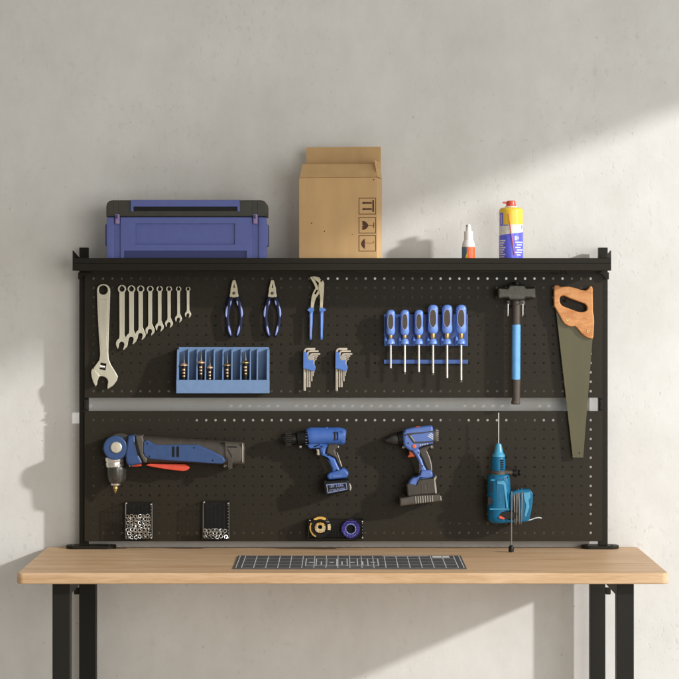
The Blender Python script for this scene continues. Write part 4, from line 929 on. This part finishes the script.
b = MB(); b.prism([[(523.4, 492.6), (530, 492.2), (530.6, 497), (528.4, 500), (529.4, 507), (526, 517), (524.2, 516), (526, 505), (524, 499)]], y - 0.0238, y - 0.016, 0.001, 2); b.build('handle_trim', 'teal2', hn)
b = MB(); b.prism([ho], y - 0.0300, y + 0.010, 0.001, 1); b.build('trigger_guard', 'black', hn)
b = MB(); b.prism([[(498.6, 516.8), (500.4, 515.6), (505, 518.4), (504, 519.6), (500, 518.8)]], y - 0.0312, y - 0.004, 0.0008, 1); b.build('trigger', 'red', hn)
# side handle clamp and its knob
b = MB(); b.lathe([(7.6 * k, 0), (8.6 * k, 0.001), (8.6 * k, 0.013), (7.6 * k, 0.014)], (W(498.4, 0, y).x, y, W(0, 475.6, y).z), (0, 0, 1), 30)
b.sweep([(504, 472.4, 2.6, y - 0.006, 0.010), (512.5, 472.6, 2.3, y - 0.006, 0.009)], 16, 2.4); cb = b.build('side_handle', 'rubbrown', rh)
b = MB(); b.sweep([(512, 472.6, 1.6, y - 0.006, 0.005), (513.2, 472.7, 3.6, y - 0.006, 0.0105), (516.4, 472.8, 3.7, y - 0.006, 0.0105), (517.6, 472.8, 2.6, y - 0.006, 0.007), (519.8, 472.8, 3.0, y - 0.006, 0.009), (521, 472.8, 2.2, y - 0.006, 0.006)], 20, 2.0); b.build('side_handle_knob', 'black', cb)
# cable wound round the rear handle
def loop(x, y0, y1, yf, yb, r, m, tilt=0.0):
    pts = []; n = 32
    c = Vector(W(x, (y0 + y1) / 2, (yf + yb) / 2)); hz = abs(W(x, y0, y).z - W(x, y1, y).z) / 2; hy = (yb - yf) / 2
    for i in range(n):
        a = 2 * PI * i / n; ca, sa = math.cos(a), math.sin(a)
        pts.append((c.x + tilt * sa, c.y - math.copysign(abs(ca) ** 0.6, ca) * hy, c.z + math.copysign(abs(sa) ** 0.8, sa) * hz))
    b = MB(); b.tube(pts, r, 8, True); return b
for i, (px, a, c) in enumerate([(513.6, 491, 523.6), (515.8, 489.6, 524.2), (518.2, 488.8, 524.0), (520.8, 488.4, 523.6)]):
    loop(px, a, c, y - 0.028, y + 0.028, 0.0021, 'cable', 0.0012 * (1 if i % 2 else -1)).build('cable_loop', 'cable', rh)
b = MB(); b.tube([W(511.6, 491.5, y - 0.028), W(511.6, 500, y - 0.031), W(511.4, 520, y - 0.031), W(511.3, 545.4, y - 0.030)], 0.0019, 8); b.build('cable', 'cable', rh)
b = MB(); p = W(511.2, 545, y - 0.030); zb_ = ZD + 0.0012
b.lathe([(0.0030, p.z - zb_), (0.0055, p.z - zb_ - 0.003), (0.0075, p.z - zb_ - 0.008), (0.0072, 0.001), (0.006, 0)][::-1], (p.x, p.y, zb_), (0, 0, 1), 16); b.build('plug', 'black', rh)
b = MB(); b.tube([W(*q, y - 0.018) for q in cr([(522, 520.6), (526, 520.8), (531, 519.6), (535, 518.2), (539, 517.6), (541.6, 518.4)], 4, closed=False)], 0.0015, 8); b.build('cable_tail', 'palecable', rh)

# ---------------------------------------------------------------- cutting mat on the desk
def on_desk(px, py):           # the desk point seen at that place
    s = (CZ - ZD) / (py - HY); return ((px - HX) * s, CY + F * s)
zt = ZD + 0.0022
A, B_, Cc, D = on_desk(239.2, 556.2), on_desk(460.2, 556.2), on_desk(467.4, 569.3), on_desk(232.2, 569.3)
mx0, mx1 = (A[0] + D[0]) / 2, (B_[0] + Cc[0]) / 2; my1, my0 = A[1], D[1]
cm = thing('cutting_mat', ((mx0 + mx1) / 2, (my0 + my1) / 2, ZD), 'dark grey cutting mat with white grid lines lying on the workbench', 'cutting mat')
b = MB(); b.box(((mx0 + mx1) / 2, (my0 + my1) / 2, ZD + 0.0012), (mx1 - mx0, my1 - my0, 0.002), 0.0008); b.build('mat', 'mat', cm)
def strip(b, x0, y0, x1, y1): b.raw([(x0, y0, zt + 0.0001), (x1, y0, zt + 0.0001), (x1, y1, zt + 0.0001), (x0, y1, zt + 0.0001)], [(0, 1, 2, 3)])
b = MB(); wd = mx1 - mx0; hd_ = my1 - my0; N = 18; lw = 0.0009
for q in range(N + 1):
    x = mx0 + 0.02 + (wd - 0.04) * q / N; strip(b, x - lw, my0 + 0.008, x + lw, my1 - 0.008)
for e in (0.006, wd - 0.006): strip(b, mx0 + e - lw, my0 + 0.008, mx0 + e + lw, my1 - 0.008)
for q in (0, 2.25, 4.5, 6.75, 9):
    yy = my0 + 0.010 + (hd_ - 0.02) * q / 9; strip(b, mx0 + 0.022, yy - 0.0011, mx1 - 0.022, yy + 0.0011)
b.build('grid_lines', 'line', cm)
b = MB(); xa, xb = on_desk(306, 563)[0], on_desk(378, 563)[0]; ya, yb2 = on_desk(0, 566.8)[1], on_desk(0, 559.6)[1]
for yy in (ya, yb2): strip(b, xa, yy - 0.003, xb, yy + 0.003)
for q in range(8):
    x = xa + (xb - xa) * q / 7; strip(b, x - 0.0012, ya + 0.003, x + 0.0012, yb2 - 0.003)
    if q < 7:
        xm = x + (xb - xa) / 14
        strip(b, xm - 0.0015, ya + 0.02, xm + 0.0015, yb2 - 0.06) if q % 2 else strip(b, xm - 0.006, ya + 0.07, xm + 0.006, ya + 0.08)
b.build('printed_scale', 'line', cm)
b = MB(); x0_, x1_ = on_desk(382, 557)[0], on_desk(428, 557)[0]; strip(b, x0_, my1 - 0.022, x1_, my1 - 0.013)
x0_, x1_ = on_desk(432, 557)[0], on_desk(449, 557)[0]; strip(b, x0_, my1 - 0.055, x1_, my1 - 0.016); b.build('printed_title', 'line', cm)

# ---------------------------------------------------------------- toolbox on the shelf
tb = thing('toolbox', W(186, 258, -0.13), 'periwinkle blue plastic toolbox with black lid on the shelf', 'toolbox')
yf, yb = -0.196, -0.066
tb_bot = HY + (CZ - ZS - 0.0003) / S(yf)
b = MB(); b.pbox(107.2, 216.2, 265.6, tb_bot, yf, yb, 0.006); bd = b.build('body', 'peri', tb)
b = MB(); b.prism([[(120.4, 217.2), (252.2, 217.2), (252.2, tb_bot), (246.4, tb_bot), (246.4, 250.8), (124.2, 250.8), (124.2, tb_bot), (120.4, tb_bot)], [(135.6, 223.6), (135.6, 244.4), (234.8, 244.4), (234.8, 223.6)]], yf - 0.006, yf + 0.002, 0.0012, 2); b.build('front_frame', 'peri', bd)
b = MB(); b.pbox(124.6, 251.2, 246.0, tb_bot - 0.2, yf - 0.0008, yf + 0.004); b.build('base_recess', 'peridk', bd)
for x0_, x1_ in ((106.6, 114.0), (258.6, 266.8)):
    b = MB(); b.pbox(x0_, 217.2, x1_, tb_bot, yf - 0.006, yf + 0.004, 0.0024); b.build('corner_post', 'peri', bd)
for x0_, x1_ in ((105.0, 108), (265, 268.2)):
    b = MB(); b.pbox(x0_, 224, x1_, 246, yf + 0.02, yb - 0.02, 0.003); b.build('side_grip', 'peri', bd)
lid = [(106.2, 216.6), (106.2, 206.4), (107.0, 203.2), (109.0, 201.0), (112.2, 200.2), (261.0, 200.2), (264.2, 201.0), (266.2, 203.2), (266.9, 206.4), (266.9, 216.6)]
b = MB(); b.prism([lid], yf - 0.008, yb, 0.003, 3); ld = b.build('lid', 'lid', tb)
b = MB()
for px in (114.2, 119.6, 253.0, 258.0): b.pbox(px - 0.35, 201.6, px + 0.35, 216.2, yf - 0.0092, yf, 0.0006)
b.build('lid_rib', 'lid', ld)
b = MB(); b.prism([[(130.6, 199.9), (239.8, 199.9), (239.8, 211.4), (237.2, 211.4), (237.2, 206.6), (133.4, 206.6), (133.4, 211.4), (130.6, 211.4)]], yf - 0.014, yf - 0.002, 0.0012, 2); b.build('handle', 'peri', tb)
b = MB(); b.pbox(133.6, 206.9, 237.0, 211.0, yf - 0.0088, yf - 0.004); b.build('handle_recess', 'black', ld)
for px in (117.4, 255.4):
    b = MB(); b.pbox(px - 2.1, 214.2, px + 2.1, 223.8, yf - 0.012, yf - 0.001, 0.0016); lt = b.build('latch', 'mauve', tb)
    b = MB(); b.pbox(px - 1.5, 214.9, px + 0.2, 218.6, yf - 0.0136, yf - 0.008, 0.0006); b.build('latch_catch', 'peridk', lt)

# ---------------------------------------------------------------- carton on the shelf
ca = thing('cardboard_box', W(343, 258, -0.13), 'open brown cardboard carton with printed handling marks on the shelf', 'box')
cw, cd = 0.2075, 0.105
zc0 = ZS + 0.0003; zc1 = W(0, 177.7, -0.185).z; chh = zc1 - zc0
mid = Vector((W(340.8, 0, -0.135).x, -0.139, zc0))
R8 = Matrix.Translation(mid) @ Matrix.Rotation(math.radians(-8.0), 4, 'Z')
ct = 0.0032
def cbox(b, c, d, bev=0.0008, rx=None, ry=None):
    t = MB(); t.box((0, 0, 0), d, bev); me = bpy.data.meshes.new('t'); t.bm.to_mesh(me); t.bm.free()
    m = Matrix.Translation(c)
    if rx is not None: m = m @ Matrix.Rotation(rx, 4, 'X')
    if ry is not None: m = m @ Matrix.Rotation(ry, 4, 'Y')
    b.mesh(me, R8 @ m)
b = MB()
cbox(b, (0, -cd / 2 + ct / 2, chh / 2), (cw, ct, chh)); cbox(b, (0, cd / 2 - ct / 2, chh / 2), (cw, ct, chh))
cbox(b, (-cw / 2 + ct / 2, 0, chh / 2), (ct, cd - 2 * ct - 0.0004, chh - 0.001)); cbox(b, (cw / 2 - ct / 2, 0, chh / 2), (ct, cd - 2 * ct - 0.0004, chh - 0.001))
cbox(b, (0, 0, 0.002), (cw - 2 * ct - 0.0004, cd - 2 * ct - 0.0004, ct)); shell = b.build('carton_wall', 'card', ca)
fl = 0.052; an = math.radians(46)
b = MB(); cbox(b, (0, -cd / 2 + 0.0016 + fl / 2 * math.sin(an), chh + 0.0012 + fl / 2 * math.cos(an)), (cw - 0.004, ct * 0.8, fl), 0.0008, rx=-an); b.build('front_flap', 'card', ca)
b = MB(); cbox(b, (0.0, cd / 2 - 0.0016, chh + 0.0440), (cw - 0.006, ct * 0.8, 0.086), 0.0008, rx=math.radians(-3)); b.build('back_flap', 'card', ca)
sf = 0.045; a2 = math.radians(10)
b = MB(); cbox(b, (cw / 2 - 0.0005 - sf / 2 * math.sin(a2), 0.004, chh + 0.0012 + sf / 2 * math.cos(a2)), (ct * 0.8, cd - 0.014, sf), 0.0008, ry=-a2); b.build('side_flap', 'card', ca)
# printed handling marks: painted on as thin ink
def fp(px, py):
    # position on the carton front plane of a measured point (front-local x, z)
    q = W(px, py, -0.19); l = R8.inverted() @ q; return (l.x, l.z)
def ink(loops):
    b = MB(); b.curve([[fp(*p) for p in lp] for lp in loops], -cd / 2 - 0.0003, -cd / 2 + 0.0002)
    for v in b.bm.verts: v.co = R8 @ v.co
    return b
zk = lambda L: [(350 + a / 9.43, 190 + c / 9.43) for a, c in L]
def sq(y0, y1): return [zk([(86, y0), (252, y0), (252, y1), (86, y1)]), zk([(92, y0 + 6), (246, y0 + 6), (246, y1 - 6), (92, y1 - 6)])]
def inkpart(name, LL):
    b = ink(LL[0])
    for L in LL[1:]:
        t = ink(L); me = bpy.data.meshes.new('t'); t.bm.to_mesh(me); t.bm.free(); b.mesh(me)
    b.build(name, 'ink', shell)
ar = lambda c: zk([(114, c), (140, c - 14), (140, c - 8), (212, c - 8), (212, c + 8), (140, c + 8), (140, c + 14)])
inkpart('arrow_mark', [sq(76, 232), [ar(124)], [ar(182)], [zk([(217, 98), (233, 98), (233, 208), (217, 208)])]])
bowl = [(116, 296), (128, 292), (146, 296), (166, 312), (178, 330), (178, 342), (166, 360), (146, 374), (128, 377), (116, 372), (124, 356), (116, 344), (136, 336), (118, 326), (124, 312)]
inkpart('glass_mark', [sq(258, 410), [zk(bowl)], [zk([(176, 333), (228, 333), (228, 339), (176, 339)])], [zk([(227, 308), (234, 308), (234, 360), (227, 360)])]])
can_ = [(150, 460), (132, 468), (116, 486), (108, 507), (116, 530), (132, 548), (150, 556), (144, 540), (148, 524), (142, 507), (148, 492), (143, 476)]
inkpart('umbrella_mark', [sq(428, 580), [zk(can_)], [zk([(144, 503), (222, 503), (230, 500), (234, 494), (232, 488), (226, 486), (225, 490), (229, 493), (226, 498), (220, 499), (144, 499)])]])
inkpart('speck', [[zk_ for zk_ in [[(290 + a / 5.03 + r * math.cos(2 * PI * i / 8), 135 + c / 5.03 + r * math.sin(2 * PI * i / 8)) for i in range(8)]]] for a, c, r in ((106, 443, 0.7), (172, 484, 0.7), (424, 226, 0.7), (315, 500, 0.4))])

# ---------------------------------------------------------------- bottle and spray can
bo_ = thing('dropper_bottle', W(468.4, 258, -0.165), 'small white nozzle bottle with an orange label on the shelf', 'bottle')
y = -0.165; k = S(y); cx = W(468.5, 0, y).x; zr = lambda q: W(0, q, y).z
z0 = ZS + 0.0003
def ls(L, m, name, par, n=32):
    b = MB(); b.lathe([(r * k, zr(q) - z0 if q is not None else 0) for r, q in L], (cx, y, z0), n=n); return b.build(name, m, par)
ls([(6.0, None), (6.45, 269), (6.5, 249), (6.45, 246), (6.0, 243), (5.2, 240.8), (4.5, 240.2)], 'white', 'bottle_body', bo_)
ls([(4.4, 240.6), (4.5, 240.2), (4.5, 232.0), (4.1, 231.2), (2.8, 231.0)], 'white', 'cap', bo_)
nz = ls([(2.7, 231.4), (2.6, 228), (2.2, 225.2), (1.4, 224.4)], 'white', 'nozzle', bo_)
b = MB(); b.lathe([(0.9 * k, 0), (0.9 * k, 0.0022)], W(466.8, 225.8, y - 2.3 * k), (0, -1, 0), 12); b.build('nozzle_hole', 'grey', nz)
rr = 6.52 * k; zl, zh = z0 + 0.003, zr(247.0)
b = MB(); b.cylpatch((cx, y), rr, -100, 130, zl, zh, 30); lb = b.build('label', 'labelor', bo_)
b = MB(); b.cylpatch((cx, y), rr + 0.0003, -100, -18, lambda a: zh - (zh - zl) * min(1, max(0.02, (18 - a) / 110 * (1.0 if a < 60 else 1))) if a > -60 else zl, zh, 24); b.build('label_corner', 'labelteal', lb)
b = MB(); b.cylpatch((cx, y), rr + 0.0005, -62, -12, lambda a: zl + (zh - zl) * max(0, (a + 62) / 50) * 0.55, lambda a: zl + (zh - zl) * (0.16 + max(0, (a + 62) / 50) * 0.62), 20); b.build('label_swirl', 'yellow', lb)
sc_can = thing('spray_can', W(511, 258, -0.15), 'yellow and blue lubricant spray can with red nozzle on the shelf', 'spray can')
y = -0.15; k = S(y); cx = W(511, 0, y).x; rr = 11.9 * k
ls([(11.2, None), (11.9, 269.5), (11.9, 268), (11.9, 211), (11.5, 209.3), (10.4, 208.2), (8.2, 207.6), (6.2, 207.4)], 'yellow', 'can_body', sc_can, 44)
ls([(6.4, 207.8), (6.4, 206.8), (5.2, 206.2)], 'white', 'valve_ring', sc_can)
cpz = ls([(4.9, 207.2), (5.1, 206.6), (4.8, 203), (4.3, 201.2), (3.4, 200.7)], 'red', 'nozzle_cap', sc_can)
b = MB(); p = W(506, 202.6, y - 0.002); b.cyl(p, p + Vector((-3.2 * k, -0.002, 0)), 1.0 * k, n=12); b.build('nozzle_spout', 'red', cpz)
za = lambda q: zr(q)
b = MB(); b.cylpatch((cx, y), rr, -92, 92, lambda a: za(236 - 0.024 * (a + 90)), lambda a: za(225.2 - 0.004 * (a + 90)), 40); wb = b.build('pale_band', 'canwhite', sc_can)
b = MB(); b.cylpatch((cx, y), rr + 0.0002, -92, 92, za(268.5), lambda a: za(236 - 0.024 * (a + 90)), 40); bb_ = b.build('blue_band', 'canblue', sc_can)
b = MB()
for q in range(8): b.cylpatch((cx, y), rr + 0.0004, -72, -32 - (q % 3) * 6, za(241.5 + q * 2.3), za(240.2 + q * 2.3), 8)
b.build('print_lines', 'line', bb_); b = MB()
for q in range(6): b.cylpatch((cx, y), rr + 0.0004, 16 + (q % 2) * 8, 66 - (q % 3) * 9, za(243.2 + q * 2.5), za(242.0 + q * 2.5), 8)
b.cylpatch((cx, y), rr + 0.0004, 14, 24, za(240.6), za(236.2), 4)
b.cylpatch((cx, y), rr + 0.0004, 28, 34, za(239.8), za(236.8), 4); b.build('print_lines', 'line', bb_)
b = MB()
b.cylpatch((cx, y), rr + 0.0004, -70, -62, za(226), za(213), 4); b.cylpatch((cx, y), rr + 0.0004, -52, -45, za(226), za(213), 4)
b.cylpatch((cx, y), rr + 0.0005, -62, -52, za(214.4), za(213), 4); b.cylpatch((cx, y), rr + 0.0005, -62, -52, za(226), za(224.6), 4); b.cylpatch((cx, y), rr + 0.0004, -42, -18, za(226), za(225), 6)
b.cylpatch((cx, y), rr + 0.0004, 56, 62, za(229), za(225.4), 3)
b.build('label_emblem', 'canblue', sc_can)
b = MB(); pts = []
for q in range(9):
    f = q / 8; pxx = 508.4 + f * 5.9; pyy = 213.4 + f * 41.8
    xx = W(pxx, 0, y - rr).x; dx = xx - cx
    pts.append((xx, y - math.sqrt(max(0, (rr + 0.0012) ** 2 - dx * dx)) - 0.0004, W(0, pyy, y - rr).z))
b.tube(pts, 0.0012, 8); b.build('straw', 'red', sc_can)

# ---------------------------------------------------------------- light
w = bpy.data.worlds.new('World'); sc.world = w; w.use_nodes = True
bg = w.node_tree.nodes['Background']; bg.inputs['Color'].default_value = (1.0, 0.965, 0.89, 1); 
WN, WL = w.node_tree.nodes, w.node_tree.links
tcw = WN.new('ShaderNodeTexCoord'); sx_ = WN.new('ShaderNodeSeparateXYZ'); mrw = WN.new('ShaderNodeMapRange')
WL.new(tcw.outputs['Generated'], sx_.inputs[0]); WL.new(sx_.outputs['Z'], mrw.inputs['Value'])
mrw.inputs['From Min'].default_value = -0.6; mrw.inputs['From Max'].default_value = 1.0; mrw.inputs['To Min'].default_value = 0.13; mrw.inputs['To Max'].default_value = 0.44
WL.new(mrw.outputs['Result'], bg.inputs['Strength'])
def lamp(name, kind, loc, target, energy, color, **kw):
    l = bpy.data.lights.new(name, kind); l.energy = energy; l.color = color
    for a, v in kw.items(): setattr(l, a, v)
    o = bpy.data.objects.new(name, l); C.objects.link(o); o.location = loc
    o.rotation_euler = (Vector(target) - Vector(loc)).to_track_quat('-Z', 'Y').to_euler(); return o
sd = Vector((1.81, -1.0, 0.69)).normalized()
tgt = Vector((0.0, -0.06, 1.25))
lamp('sunlight', 'SPOT', tgt + sd * 18, tgt, 11900, (1.0, 0.985, 0.985), shadow_soft_size=0.30, spot_size=math.radians(26), spot_blend=0.1)
lamp('right_fill', 'AREA', (3.1, -1.9, 1.9), (0.3, 0, 1.3), 27, (0.84, 0.93, 1.0), shape='RECTANGLE', size=1.6, size_y=1.4)  # unseen area fill added to brighten the right side
lamp('front_fill', 'AREA', (2.7, -7.6, 1.7), (0.1, 0, 1.2), 168, (1.0, 0.98, 0.945), shape='RECTANGLE', size=3.4, size_y=3.0)  # unseen soft fill added behind the camera to lift gaps and shade

# ---------------------------------------------------------------- camera
cam = bpy.data.cameras.new('Camera'); co = bpy.data.objects.new('Camera', cam); C.objects.link(co)
co.location = (0, CY, CZ); co.rotation_euler = (PI / 2, 0, 0)
cam.sensor_width = 36; cam.lens = 36 * F / 679; cam.shift_y = -(339.5 - HY) / 679; cam.clip_end = 200
sc.camera = co
sc.view_settings.view_transform = 'Standard'; sc.view_settings.look = 'None'; sc.view_settings.exposure = 0; sc.view_settings.gamma = 1
